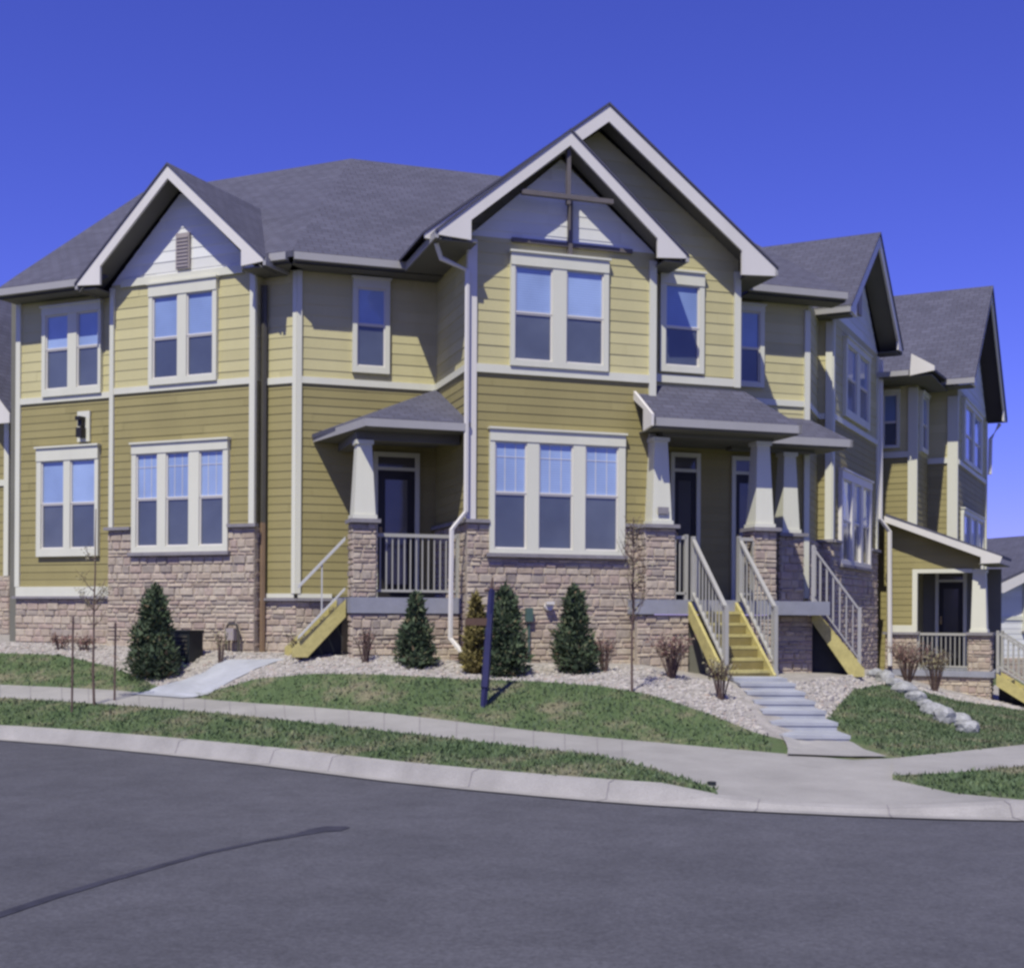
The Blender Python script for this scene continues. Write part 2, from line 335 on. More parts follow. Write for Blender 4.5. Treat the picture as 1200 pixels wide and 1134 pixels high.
def stones(fr, q, s0, s1, z0, z1, parent, name='stone_veneer', hole=None, th=0.1, wrap=0.0, sub=None):
    """random ashlar: each stone a chamfered block on a mortar bed"""
    mb = MB(); mb.box(fr, s0, s1, q-th, q, z0, z1, mi=1)
    z = z0
    while z < z1-0.02:
        h = rs.choice((.055, .07, .08, .10, .13)); h = min(h, z1-z)
        if z1-(z+h) < .05: h = z1-z
        if hole and z < hole[2] < z+h: h = hole[2]-z if hole[2]-z > .03 else h
        segs = [(s0, s1)] if not hole or z < hole[2]-.001 else [(s0, hole[0]), (hole[1], s1)]
        for s0_, s1_ in segs:
         a = s0_-rs.uniform(0, .15)
         while a < s1_:
             l = rs.uniform(.09, .27)*(1.2 if h < .1 else 1); a0 = max(a, s0_); a1 = min(a+l, s1_)
             if s1_-a1 < .05: a1 = s1_; l = s1_-a
             a += l
             if a1-a0 < .02: continue
             rows = [(z, z+h)]
             if h > .13 and rs.random() < .35: rows = [(z, z+h*.5), (z+h*.5, z+h)]
             for zz0, zz1 in rows:
                 g = .005; b = .012; d = rs.uniform(.010, .028); c = rs.random()
                 o = [(a0+g, zz0+g), (a1-g, zz0+g), (a1-g, zz1-g), (a0+g, zz1-g)]
                 o = [(x+rs.uniform(-.004, .004), y+rs.uniform(-.004, .004)) for x, y in o]
                 if a0 == s0_: o[0] = (s0_, o[0][1]); o[3] = (s0_, o[3][1])
                 if a1 == s1_: o[1] = (s1_, o[1][1]); o[2] = (s1_, o[2][1])
                 cx = (a0+a1)/2; cz = (zz0+zz1)/2
                 inn = [(x+(b if x < cx else -b), y+(b if y < cz else -b)) for x, y in o]
                 dd = [d+rs.uniform(-.005, .005) for _ in range(4)]
                 O = [fr.P(x, q-.001, y) for x, y in o]; I = [fr.P(x, q+dd[k], y) for k, (x, y) in enumerate(inn)]
                 mb.face(I, col=c)
                 for k in range(4): mb.face([O[k], O[(k+1) % 4], I[(k+1) % 4], I[k]], col=c)
        z += h
    return mb.build(name, ['stone', 'mortar'], parent, attr='stone', normals=False)

def window(fr, q, s0, s1, z0, z1, sashes, zt, zr, zb, parent, head=.12, sill_mat='cap', grid=False, label=None, mat='trim', up='blind', ledge=True):
    """casing (the part) > sash_frame, upper_pane, lower_pane, window_sill"""
    mb = MB(); qo = q+.07; a0 = sashes[0][0]; a1 = sashes[-1][1]
    mb.box(fr, s0, s1, q+.002, qo+.012, zt, z1)                    # head board
    mb.box(fr, s0, a0, q+.002, qo, z0, zt); mb.box(fr, a1, s1, q+.002, qo, z0, zt)
    mb.box(fr, a0, a1, q+.002, qo, z0, zb)
    for k in range(len(sashes)-1): mb.box(fr, sashes[k][1], sashes[k+1][0], q+.002, qo, zb, zt)
    mb.box(fr, s0-.02, s1+.02, q+.002, qo+.04, z1, z1+.03)         # drip cap
    c = mb.build('window', mat, parent)
    if label: c['label'] = label
    sf = MB(); f = .022
    for a, b in sashes:
        for (za, zc, dq) in ((zr, zt, .05), (zb, zr, .042)):
            sf.box(fr, a, a+f, q+.004, q+dq, za, zc); sf.box(fr, b-f, b, q+.004, q+dq, za, zc)
            sf.box(fr, a+f, b-f, q+.004, q+dq-.002, zc-f, zc); sf.box(fr, a+f, b-f, q+.004, q+dq-.002, za, za+f)
        if grid:
            w3 = (b-a)/3
            for k in (1, 2): sf.box(fr, a+w3*k-.004, a+w3*k+.004, q+.026, q+.032, zr+f, zt-f)
            zz = zt-(zt-zr)*.3; sf.box(fr, a+f, b-f, q+.026, q+.0325, zz-.004, zz+.004)
    sf.build('sash_frame', 'white', c)
    for a, b in sashes:
        u = MB(); u.box(fr, a+f*.5, b-f*.5, q+.003, q+.026, zr, zt-.005); u.build('upper_pane', up, c)
        l = MB(); l.box(fr, a+f*.5, b-f*.5, q+.003, q+.022, zb+.005, zr-.002); l.build('lower_pane', 'screen', c)
    if ledge:
        s = MB(); s.box(fr, s0-.04, s1+.04, q+.002, q+.11, z0-.055, z0-.002); s.build('window_sill', sill_mat, c)
    return c
def board(parent, name, mat, *boxes):
    mb = MB()
    for b in boxes: mb.box(*b)
    return mb.build(name, mat, parent)
def rake(fr, qf, tl, il, ap, ia, ir, tr, parent, th=.04, name='rake_fascia', mat='white'):
    """bargeboards with boxed ends; tl/tr outer tips, il/ir inner foot (bottom) points, ap apex, ia inner apex z"""
    ms = (ap[1]-tl[1])/(ap[0]-tl[0]); mr = (ap[1]-tr[1])/(tr[0]-ap[0])
    mb = MB()
    def inner(p, sgn, m): return (p[0], ia-(abs(p[0]-ap[0]))*m)
    L_in = inner(il, 1, ms); R_in = inner(ir, 1, mr)
    mb.prism(fr, [tl, (tl[0]+.01, il[1]+.03), il, L_in, (ap[0], ia), ap], qf-th, qf)
    mb.prism(fr, [ap, (ap[0], ia), R_in, ir, (tr[0]-.01, ir[1]+.03), tr], qf-th, qf)
    return mb.build(name, mat, parent)
def downspout(pts, parent, mat='white', r=.035, name='downspout'):
    return MB().tube(pts, r, 6).build(name, mat, parent)

# ================================================================== GROUND
def ray(u, v):
    du = u-600; dv = v-720
    return (du*math.cos(ROLL)+dv*math.sin(ROLL))/1500, -(-du*math.sin(ROLL)+dv*math.cos(ROLL))/1500
def gp(u, d, z=None, v=None):
    """plan point at bearing u and distance d; its height is given or surveyed from a sight line"""
    rx, rz = ray(u, v if v is not None else 800); return Vector((rx*d, d, rz*d if z is None else z))
def interp(tab, n):
    """resample a polyline of points at n arc-free parameters given as (key, Vector)"""
    pass
KEYS = [-500, -300, -150, 0, 70, 135, 190, 240, 300, 370, 450, 535, 625, 700, 760, 831, 885, 940, 1000, 1046, 1117, 1200, 1350, 1600]
def line(tab):
    tab = sorted(tab, key=lambda t: t[0]); pts = [Vector(p) for _, p in tab]; ks = [k for k, _ in tab]; out = []
    for k in KEYS:
        if k <= ks[0]: i = 0
        elif k >= ks[-1]: i = len(ks)-2
        else: i = max(j for j in range(len(ks)-1) if ks[j] <= k)
        t = (k-ks[i])/(ks[i+1]-ks[i]); p1, p2 = pts[i], pts[i+1]
        p0 = pts[i-1] if i > 0 else p1-(p2-p1); p3 = pts[i+2] if i+2 < len(pts) else p2+(p2-p1)
        if 0 <= t <= 1:
            h1 = (ks[i+1]-ks[i]); m1 = (p2-p0)*(h1/((ks[i+1]-(ks[i-1] if i > 0 else ks[i]-h1)))); m2 = (p3-p1)*(h1/(((ks[i+2] if i+2 < len(ks) else ks[i+1]+h1)-ks[i])))
            t2 = t*t; t3 = t2*t
            out.append(p1*(2*t3-3*t2+1)+m1*(t3-2*t2+t)+p2*(-2*t3+3*t2)+m2*(t3-t2))
        else: out.append(p1.lerp(p2, t))
    return out
ZR = -1.6
def gut(u, v): d = 2400/(v-720-ROLL*(u-600)); return gp(u, d, ZR+.012)
G = line([(-500, gut(-500, 846)), (-300, gut(-300, 853)), (0, gut(0, 868)), (240, gut(240, 890)), (450, gut(450, 916)), (535, gut(535, 925)), (700, gut(700, 940)), (831, gut(831, 949)), (950, gut(950, 955)), (1046, gut(1046, 959)), (1200, gut(1200, 963)), (1350, gut(1350, 962)), (1600, gut(1600, 955))])
def away(i, dist, z):
    """point dist behind gutter station i, square to the kerb"""
    a = G[max(i-1, 0)]; b = G[min(i+1, len(G)-1)]; t = (b-a).normalized(); n = Vector((-t.y, t.x, 0))
    p = G[i]+n*dist; return Vector((p.x, p.y, z))
zc = {}
for i, k in enumerate(KEYS):
    f = 1.0
    if 831 <= k <= 1350: f = max(.12, min(1, abs(k-940)/250)) if k < 940 else max(.12, min(1, (k-1000)/300))
    zc[i] = f
GP = [away(i, .20, ZR+.004) for i in range(len(KEYS))]                    # back of gutter pan = foot of kerb
K1 = [away(i, .26, ZR+.02+.12*zc[i]) for i in range(len(KEYS))]           # kerb top front
CT = [away(i, .38, ZR+.03+.125*zc[i]) for i in range(len(KEYS))]          # kerb top back
S1 = line([(-500, gp(-500, 24, v=796)), (-300, gp(-300, 21.5, v=802)), (0, gp(0, 18, v=817)), (240, gp(240, 16.2, v=834)), (450, gp(450, 14.7, v=856)), (625, gp(625, 13.4, v=876)), (720, gp(720, 12.7, v=888)), (831, CT[KEYS.index(831)]+Vector((0, .35, .02))), (940, CT[KEYS.index(940)]+Vector((0, .5, .02))), (1046, CT[KEYS.index(1046)]+Vector((0, .5, .01))), (1200, gp(1200, 12.7, v=897)), (1350, gp(1350, 14.5, v=884)), (1600, gp(1600, 20, v=860))])
for i, k in enumerate(KEYS):
    if 831 <= k <= 1046: S1[i] = CT[i]+Vector((.02, .3, .01))
S2 = line([(-500, gp(-500, 25.5, v=787)), (-300, gp(-300, 22.8, v=791)), (0, gp(0, 19.1, v=802)), (160, gp(160, 18, v=810)), (240, gp(240, 17.4, v=819)), (450, gp(450, 15.9, v=835)), (625, gp(625, 14.8, v=856)), (831, gp(831, 13.8, v=875)), (933, gp(933, 13.4, v=884)), (1000, gp(1000, 13.2, v=890)), (1046, gp(1046, 13.3, v=888)), (1200, gp(1200, 14.8, v=872)), (1350, gp(1350, 17, v=858)), (1600, gp(1600, 24, v=835))])
B = line([(-500, gp(-500, 26.5, v=757)), (-300, gp(-300, 24, v=759)), (0, gp(0, 20.3, v=765)), (70, gp(70, 19.9, v=767)), (135, gp(135, 19.0, v=782)), (190, gp(190, 18.0, v=806)), (240, gp(240, 17.75, v=812)), (300, gp(300, 17.5, v=795)), (370, gp(370, 17.3, v=789)), (450, gp(450, 17.1, v=790)), (535, gp(535, 16.9, v=795)), (625, gp(625, 16.7, v=798)), (700, gp(700, 16.3, v=803)), (760, gp(760, 15.6, v=813)), (831, gp(831, 14.7, v=836)), (885, gp(885, 14.1, v=858)), (940, gp(940, 14.2, v=872)), (1000, gp(1000, 19.2, v=808)), (1046, gp(1046, 20.5, v=800)), (1117, gp(1117, 21.5, v=820)), (1200, gp(1200, 24, v=833)), (1350, gp(1350, 28, v=835)), (1600, gp(1600, 36, v=835))])
W = line([(-500, gp(-500, 27.5, z=-.5)), (-300, gp(-300, 25, z=-.5)), (0, gp(0, 21.3, z=-.52)), (135, gp(135, 20.4, z=-.54)), (300, gp(300, 19.2, z=-.6)), (370, gp(370, 18.6, z=-.6)), (450, gp(450, 18.0, z=-.60)), (535, gp(535, 18.0, z=-.68)), (700, gp(700, 18.2, z=-.72)), (760, gp(760, 18, z=-.74)), (831, gp(831, 17.3, z=-.90)), (885, gp(885, 17.4, z=-.93)), (940, gp(940, 18.4, z=-.93)), (1000, gp(1000, 20.4, z=-.93)), (1046, gp(1046, 22.5, z=-1.1)), (1117, gp(1117, 24, z=-1.45)), (1200, gp(1200, 27, z=-1.85)), (1350, gp(1350, 32, z=-2.2)), (1600, gp(1600, 42, z=-2.5))])
H = [p+Vector((p.x*.12, 6.0, .12)) for p in W]
def strip(name, A_, B_, rows, sub, i0, i1, mat, wob=0.0, off=0.0, kind='structure', uvm=False):
    mb = MB(); grid = []
    rr = random.Random(hash(name) % 1000 if False else len(name)*7)
    for r in range(rows+1):
        t = r/rows; row = []
        for i in range(i0, i1):
            n = sub
            for s_ in range(n+(1 if i == i1-1 else 0)):
                k = s_/n; a = A_[i].lerp(A_[i+1], k); b = B_[i].lerp(B_[i+1], k); p = a.lerp(b, t)
                zz = off + (wob*rr.uniform(-1, 1) if 0 < r < rows else 0); row.append(p+Vector((0, 0, zz)))
        grid.append(row)
    n = len(grid[0]); base = len(mb.v)
    for row in grid: mb.v += row
    for r in range(rows):
        for c in range(n-1):
            mb.f.append([base+r*n+c, base+r*n+c+1, base+(r+1)*n+c+1, base+(r+1)*n+c]); mb.col.append(0); mb.mi.append(0)
    o = mb.build(name, mat, normals=False, smooth=(wob > 0)); tag(o, kind=kind); return o, mb
SURF = []
I = KEYS.index; last = len(KEYS)-1
# one big sheet: the wider terrain under everything, and the road
mb = MB(); mb.face([(-900, -300, ZR-.25), (900, -300, ZR-.25), (900, 1500, ZR-1.5), (-900, 1500, ZR-1.5)]); tag(mb.build('ground', 'lawn'), kind='structure')
mb = MB(); far = [Vector((p.x, p.y, ZR)) for p in (GP)]
RL = [Vector((p.x*1.0, p.y, ZR)) for p in GP]
road_near = [Vector((-60+120*i/last, -60, ZR)) for i in range(len(KEYS))]
o, rb = strip('road', road_near, RL, 24, 1, 0, last, 'asphalt')
o, gb = strip('gutter', [p+Vector((0, 0, 0)) for p in G], GP, 1, 3, 0, last, 'curbc')
for nm, a, b in (('curb_face', GP, K1), ('curb', K1, CT)):
    pass
mb = MB()
for a, b in ((GP, K1), (K1, CT), (CT, [p+Vector((0, .02, -.2)) for p in CT])):
    for i in range(last): mb.face([a[i], a[i+1], b[i+1], b[i]])
tag(mb.build('curb', 'curbc', normals=False), kind='structure')
o, m1 = strip('lawn_verge', CT, S1, 6, 4, 0, I(831), 'lawn', .012); SURF.append(m1)
o, m2 = strip('curb_ramp', CT, S1, 1, 3, I(831), I(1046), 'conc'); SURF.append(m2)
o, m3 = strip('pavement', S1, S2, 3, 4, 0, I(1046), 'conc'); SURF.append(m3)
# right of the crossing: concrete apron out to a lens of grass
V2 = [S1[i] if KEYS[i] <= 1046 else None for i in range(len(KEYS))]
V2 = line([(1046, gp(1046, 11.9, v=913)), (1117, gp(1117, 11.1, v=929)), (1200, gp(1200, 10.8, v=937)), (1350, gp(1350, 11.1, v=938)), (1600, gp(1600, 12.0, v=936))])
V3 = line([(1046, gp(1046, 12.0, v=908)), (1117, gp(1117, 12.2, v=905)), (1200, gp(1200, 12.8, v=897)), (1350, gp(1350, 14.5, v=884)), (1600, gp(1600, 20, v=860))])
o, m4 = strip('curb_ramp', CT, V2, 1, 3, I(1046), last, 'conc'); SURF.append(m4)
o, m5 = strip('lawn_verge', V2, V3, 5, 5, I(1046), last, 'lawn', .012); SURF.append(m5)
o, m6 = strip('pavement', V3, S2, 2, 4, I(1046), last, 'conc'); SURF.append(m6)
mb = MB(); i = I(1046); mb.face([CT[i], V2[i], V3[i], S2[i], S1[i]])
tag(mb.build('pavement', 'conc', normals=False), kind='structure')
o, m7 = strip('lawn', S2, B, 8, 4, 0, last, 'lawn', .014); SURF.append(m7)
o, m8 = strip('rock_bed', B, W, 5, 4, 0, last, 'bed', .012); SURF.append(m8)
o, m9 = strip('rock_bed', W, H, 2, 2, 0, last, 'bed'); SURF.append(m9)
H2 = [p+Vector((p.x*3, 60, -2.0)) for p in H]
o, m10 = strip('far_lawn', H, H2, 2, 1, 0, last, 'lawn')
allv = []; allf = []
for m_ in SURF+[rb]:
    k = len(allv); allv += m_.v; allf += [[k+j for j in f] for f in m_.f]
bvh = BVHTree.FromPolygons(allv, allf)
def gz(x, y):
    h = bvh.ray_cast(Vector((x, y, 20)), Vector((0, 0, -1)))
    return h[0].z if h[0] else ZR
# joints scored in the pavement and kerb
def joint(a, b, w=.012):
    mb = MB(); a = Vector(a); b = Vector(b); t = (b-a); t.z = 0; n = Vector((-t.y, t.x, 0)).normalized()*w
    K = 6
    for k in range(K):
        p = a.lerp(b, k/K); q = a.lerp(b, (k+1)/K)
        mb.face([p-n+Vector((0, 0, .004)), p+n+Vector((0, 0, .004)), q+n+Vector((0, 0, .004)), q-n+Vector((0, 0, .004))])
    return mb
M['joint'] = mottled('joint', (0.22, 0.205, 0.205), 0.2, 9, 0.95)
jm = MB()
for i in range(0, I(760)):
    for k in (.0, .5):
        a = S1[i].lerp(S1[i+1], k); b = S2[i].lerp(S2[i+1], k)
        if (a-b).length < 4: j = joint(a, b, .005); o_ = len(jm.v); jm.v += j.v; jm.f += [[o_+x for x in f] for f in j.f]; jm.col += j.col; jm.mi += j.mi
for i in (I(190), I(300), I(370), I(535), I(700), I(885), I(1046), I(1200)):
    for a, b in ((G[i], GP[i]), (GP[i], K1[i]), (K1[i], CT[i])):
        t = Vector((.006, 0, 0)); u_ = Vector((0, -.004, .004)); jm.face([a-t+u_, a+t+u_, b+t+u_, b-t+u_])
tag(jm.build('pavement_joints', 'joint', normals=False), kind='structure')
# tar seam on the road
def roadp(u, v): d = 2400/(v-720-ROLL*(u-600)); return Vector((ray(u, v)[0]*d, d, ZR+.004))
seam = [(-60, 1092), (0, 1072), (60, 1052), (120, 1034), (180, 1017), (240, 1000), (300, 987), (350, 978), (372, 973), (390, 971), (408, 969)]
wd = [.028, .027, .026, .024, .022, .021, .02, .03, .055, .075, .02]
P_ = [roadp(*p) for p in seam]; mb = MB(); ed = []
for k, p in enumerate(P_):
    t = (P_[min(k+1, len(P_)-1)]-P_[max(0, k-1)]); n = Vector((-t.y, t.x, 0)).normalized(); ed.append((p+n*wd[k]*1.6, p-n*wd[k]*1.6))
for k in range(len(ed)-1): mb.face([ed[k][0], ed[k+1][0], ed[k+1][1], ed[k][1]])
tag(mb.build('tar_seam', 'tar', normals=False), kind='structure')

# ------------------------------------------------------------------ paths
def sheet(name, pts, mat, off=.03, edge=.10, n=6):
    """draped quad sheet: pts = left edge list, right edge list"""
    L_, R2 = pts; mb = MB(); rows = []
    for a, b in zip(L_, R2): rows.append([Vector(a).lerp(Vector(b), k/n) for k in range(n+1)])
    top = [[Vector((p.x, p.y, gz(p.x, p.y)+off)) for p in r] for r in rows]
    return top
def flight(name, c0, c1, w0, w1, steps, mat, rise_top, rise_bot, parent=None):
    """concrete steps: a run of treads between two plan points"""
    c0 = Vector(c0); c1 = Vector(c1); t = (c1-c0); L = t.length; t.normalize(); n = Vector((-t.y, t.x, 0))
    mb = MB()
    for k in range(steps):
        a = c0+t*L*k/steps; b = c0+t*(L*(k+1)/steps+.02); wa = w0+(w1-w0)*k/steps; wb = w0+(w1-w0)*(k+1)/steps
        p = [a-n*wa, a+n*wa, b+n*wb, b-n*wb]
        z = gz(*((p[0]+p[1]+p[2]+p[3])/4)[:2])+.075; lo = z-.35
        for g, z0_, z1_ in ((.012, z-.04, z), (0, lo, z-.04)):
            pp_ = [p[0]-n*g, p[1]+n*g, p[2]+n*g+t*g, p[3]-n*g+t*g]
            top = [Vector((q.x, q.y, z1_)) for q in pp_]; bot = [Vector((q.x, q.y, z0_)) for q in pp_]; mb.face(top); mb.face(bot)
            for j in range(4): mb.face([top[j], bot[j], bot[(j+1) % 4], top[(j+1) % 4]])
    return mb.build(name, mat, parent, loc=None)
# front walk with low steps from the wooden stairs to the pavement
pa = FA.P(3.78, 1.45); pb = gp(980, 13.35, z=0); pa.z = 0; zt = gz(pa.x, pa.y); zb_ = gz(pb.x, pb.y)
o = flight('front_walk', pa, pa.lerp(pb, .80), .35, .38, 7, 'bluec', zt+.06, zt+(zb_-zt)*.62+.04); tag(o, kind='structure')
mb = MB(); a = pa.lerp(pb, .79); d = (pb-pa).normalized(); n = Vector((-d.y, d.x, 0)); rows = []
for k in range(25):
    c = a.lerp(pb+d*.06, k/24); wv = .38+.14*(k/24)**2; rows.append([Vector((q.x, q.y, gz(q.x, q.y)+.022)) for q in [c+n*wv*(j_/4-1) for j_ in range(9)]])
for k in range(24):
    for j in range(8): mb.face([rows[k][j], rows[k][j+1], rows[k+1][j+1], rows[k+1][j]])
tag(mb.build('front_walk', 'conc', normals=False), kind='structure')
# left walk
La = [gp(262, 19.0, z=0), gp(240, 18.6, z=0), gp(212, 18.3, z=0), gp(180, 18.0, z=0), gp(150, 17.75, z=0)]
Lb = [gp(335, 18.5, z=0), gp(306, 18.15, z=0), gp(276, 17.85, z=0), gp(244, 17.6, z=0), gp(214, 17.4, z=0)]
mb = MB(); rows = []
for a, b in zip(La, Lb): rows.append([a.lerp(b, k/5) for k in range(6)])
fine = []
for r in range(len(rows)-1):
    for s_ in range(5): fine.append([rows[r][j].lerp(rows[r+1][j], s_/5) for j in range(6)])
fine.append(rows[-1]); fine = [[Vector((p.x, p.y, gz(p.x, p.y)+.012)) for p in r] for r in fine]
for r in range(len(fine)-1):
    for j in range(5): mb.face([fine[r][j], fine[r][j+1], fine[r+1][j+1], fine[r+1][j]])
tag(mb.build('side_walk', 'bluec', normals=False), kind='structure')
pathpoly = [(p.x, p.y) for p in La]+[(p.x, p.y) for p in reversed(Lb)]
def inpoly(x, y, P):
    c = False; j = len(P)-1
    for i in range(len(P)):
        if (P[i][1] > y) != (P[j][1] > y) and x < (P[j][0]-P[i][0])*(y-P[i][1])/(P[j][1]-P[i][1])+P[i][0]: c = not c
        j = i
    return c
dn = (pb-pa).normalized(); nn = Vector((-dn.y, dn.x, 0))
walkpoly = [tuple((pa-nn*.42-dn*.1)[:2]), tuple((pa+nn*.42-dn*.1)[:2]), tuple((pb+nn*.62+dn*.3)[:2]), tuple((pb-nn*.62+dn*.3)[:2])]

# ------------------------------------------------------------------ grass and rocks (uncountable)
def scatter_faces(mbs, dens, rnd, umax=1500):
    for m_ in mbs:
        for f in m_.f:
            p = [m_.v[i] for i in f]; c = (p[0]+p[2])/2
            if abs(c.x) > .43*c.y+.6 or c.y > 34: continue
            ar = ((p[1]-p[0]).cross(p[3]-p[0]).length+(p[1]-p[2]).cross(p[3]-p[2]).length)/2; n = ar*dens
            n = int(n)+(1 if rnd.random() < n-int(n) else 0)
            for _ in range(n):
                a, b = rnd.random(), rnd.random(); yield p[0].lerp(p[1], a).lerp(p[3].lerp(p[2], a), b)
rg = random.Random(11); gm = MB()
for p in scatter_faces([m1, m5, m7], 620, rg):
    if inpoly(p.x, p.y, pathpoly) or inpoly(p.x, p.y, walkpoly): continue
    p = p+Vector((rg.gauss(0, .02), rg.gauss(0, .02), 0)); a = rg.uniform(0, 6.283); h = rg.uniform(.018, .05); wd_ = rg.uniform(.008, .018); t = Vector((math.cos(a)*wd_, math.sin(a)*wd_, 0)); l = Vector((rg.uniform(-.03, .03), rg.uniform(-.03, .03), h))
    gm.face([p-t, p+t, p+l], col=rg.random())
tag(gm.build('grass', 'grass', attr='blade', normals=False), kind='stuff')
ico = [(0, 0, 1), (.894, 0, .447), (.276, .851, .447), (-.724, .526, .447), (-.724, -.526, .447), (.276, -.851, .447), (.724, .526, -.447), (-.276, .851, -.447), (-.894, 0, -.447), (-.276, -.851, -.447), (.724, -.526, -.447), (0, 0, -1)]
icf = [(0,1,2),(0,2,3),(0,3,4),(0,4,5),(0,5,1),(1,6,2),(2,7,3),(3,8,4),(4,9,5),(5,10,1),(2,6,7),(3,7,8),(4,8,9),(5,9,10),(1,10,6)]
def pebble(mb, p, r, rnd):
    a = rnd.uniform(0, 6.28); ca, sa = math.cos(a), math.sin(a); sx, sy, sz = r*rnd.uniform(.8, 1.5), r*rnd.uniform(.7, 1.1), r*rnd.uniform(.5, .8); c = rnd.random(); i = len(mb.v)
    for x, y, z in ico:
        k = rnd.uniform(.85, 1.12); x, y, z = x*sx*k, y*sy*k, z*sz*k; mb.v.append(Vector((p.x+x*ca-y*sa, p.y+x*sa+y*ca, p.z+z)))
    for f in icf: mb.f.append([i+j for j in f]); mb.col.append(c); mb.mi.append(0)
rk = MB()
for p in scatter_faces([m8], 210, rg):
    if inpoly(p.x, p.y, pathpoly) or inpoly(p.x, p.y, walkpoly): continue
    pebble(rk, p, rg.uniform(.018, .042), rg)
tag(rk.build('river_rocks', 'rock', attr='blade', normals=False), kind='stuff')

# ================================================================== CORNER TOWNHOUSE
T = thing('corner_townhouse', (-.6, 18.6, -.7), 'yellow and olive two-storey corner townhouse with stone base, three gables and grey shingle roof', 'house')
ZE, BELT, CAP = 5.2, 3.54, 1.31
GB = -1.0     # walls run below grade
def stonecap(fr, s0, s1, q, z, parent=T, name='stone_cap', h=.05, pr=.075):
    return MB().box(fr, s0, s1, q-.02, q+pr, z, z+h).build(name, 'cap', parent)
# ---- left wall
siding(FL, 0, rect(-5.58, -3.40, .40, BELT), .125, 'sid_lo', T, BELT)
siding(FL, 0, rect(-5.58, -3.40, BELT, ZE), .165, 'sid_up', T, BELT)
stones(FL, 0.02, -5.60, -3.42, GB, .22, T); stonecap(FL, -5.63, -3.42, .02, .22, h=.04)
board(T, 'skirt_board', 'trim', (FL, -5.60, -3.42, .0, .035, .26, .42))
board(T, 'belt_trim', 'trim', (FL, -5.58, -3.42, 0, .035, BELT-.05, BELT+.05), (FL, -3.41, -.63, .2, .235, BELT-.05, BELT+.05), (FL, -.62, -.0, 0, .035, BELT-.05, BELT+.05))
board(T, 'corner_trim', 'trim', (FL, -5.62, -5.52, -.1, .04, .42, ZE))
window(FL, 0, -5.12, -3.80, .92, 2.72, [(-5.02, -4.53), (-4.39, -3.87)], 2.51, 1.79, 1.05, T, ledge=False)
window(FL, 0, -5.02, -3.76, 3.58, 5.06, [(-4.94, -4.46), (-4.27, -3.82)], 4.93, 4.36, 3.70, T, ledge=False)
# ---- bay
half = 1.79; bl, br_, bap = -3.775, -.19, -1.975
siding(FL, .2, rect(-3.42, -.63, CAP, BELT), .125, 'sid_lo', T, BELT)
siding(FL, .2, [(-3.42, BELT), (-.63, BELT), (-.63, 5.25), (-3.42, 5.25)], .165, 'sid_up', T, BELT)
siding(FL, .2, [(-3.42, 5.25), (-.63, 5.25), (-1.975, 6.55), (-2.07, 6.55)], .165, 'wsid', T, BELT, name='gable_siding')
stones(FL, .22, -3.44, -.61, GB, CAP, T, hole=(-2.95, -1.09, .93))
stonecap(FL, -3.48, -2.96, .22, CAP); stonecap(FL, -1.08, -.55, .22, CAP)
board(T, 'corner_trim', 'trim', (FL, -3.42, -3.34, .19, .245, CAP+.05, 5.2), (FL, -.71, -.61, .19, .245, CAP+.05, 5.2))
window(FL, .2, -2.94, -1.08, .95, 2.66, [(-2.85, -2.43), (-2.26, -1.82), (-1.62, -1.17)], 2.51, 1.79, 1.04, T, grid=True)
window(FL, .2, -2.62, -1.31, 3.58, 5.16, [(-2.545, -2.055), (-1.88, -1.385)], 4.975, 4.31, 3.68, T, ledge=False)
board(T, 'gable_frieze', 'trim', (FL, -3.2, -.85, .2, .245, 5.19, 5.31))
v = MB(); v.box(FL, -2.10, -1.84, .215, .26, 5.36, 5.92); vo = v.build('gable_vent', 'louver', T)
v = MB()
for k in range(9): v.box(FL, -2.08, -1.86, .262, .275, 5.39+k*.056, 5.42+k*.056)
v.build('louver_slats', 'louver', vo)
rake(FL, .62, (bl, 5.21), (-3.29, 5.16), (bap, 6.87), 6.66, (-.60, 5.17), (br_, 5.24), T)
# bay side return and the piece of wall next to it
RL_, _ = frame2(FL.P(-.63, .2), FL.P(-.63, -.1))
siding(RL_, 0, rect(0, .3, CAP, BELT), .125, 'sid_lo', T, BELT); siding(RL_, 0, rect(0, .3, BELT, 5.25), .165, 'sid_up', T, BELT)
stones(RL_, 0.0, 0, .3, GB, CAP, T)
siding(FL, 0, rect(-.63, 0, .26, BELT), .125, 'sid_lo', T, BELT); siding(FL, 0, rect(-.63, 0, BELT, ZE), .165, 'sid_up', T, BELT)
stones(FL, .02, -.62, .02, GB, .19, T); stonecap(FL, -.62, .04, .02, .19, h=.04)
downspout([FL.P(-.56, .07, 5.0), FL.P(-.56, .07, 1.35)], T, 'bronze', .045)
downspout([FL.P(-.56, .075, 1.38), FL.P(-.56, .075, -.65)], T, 'copper', .045, name='downspout')
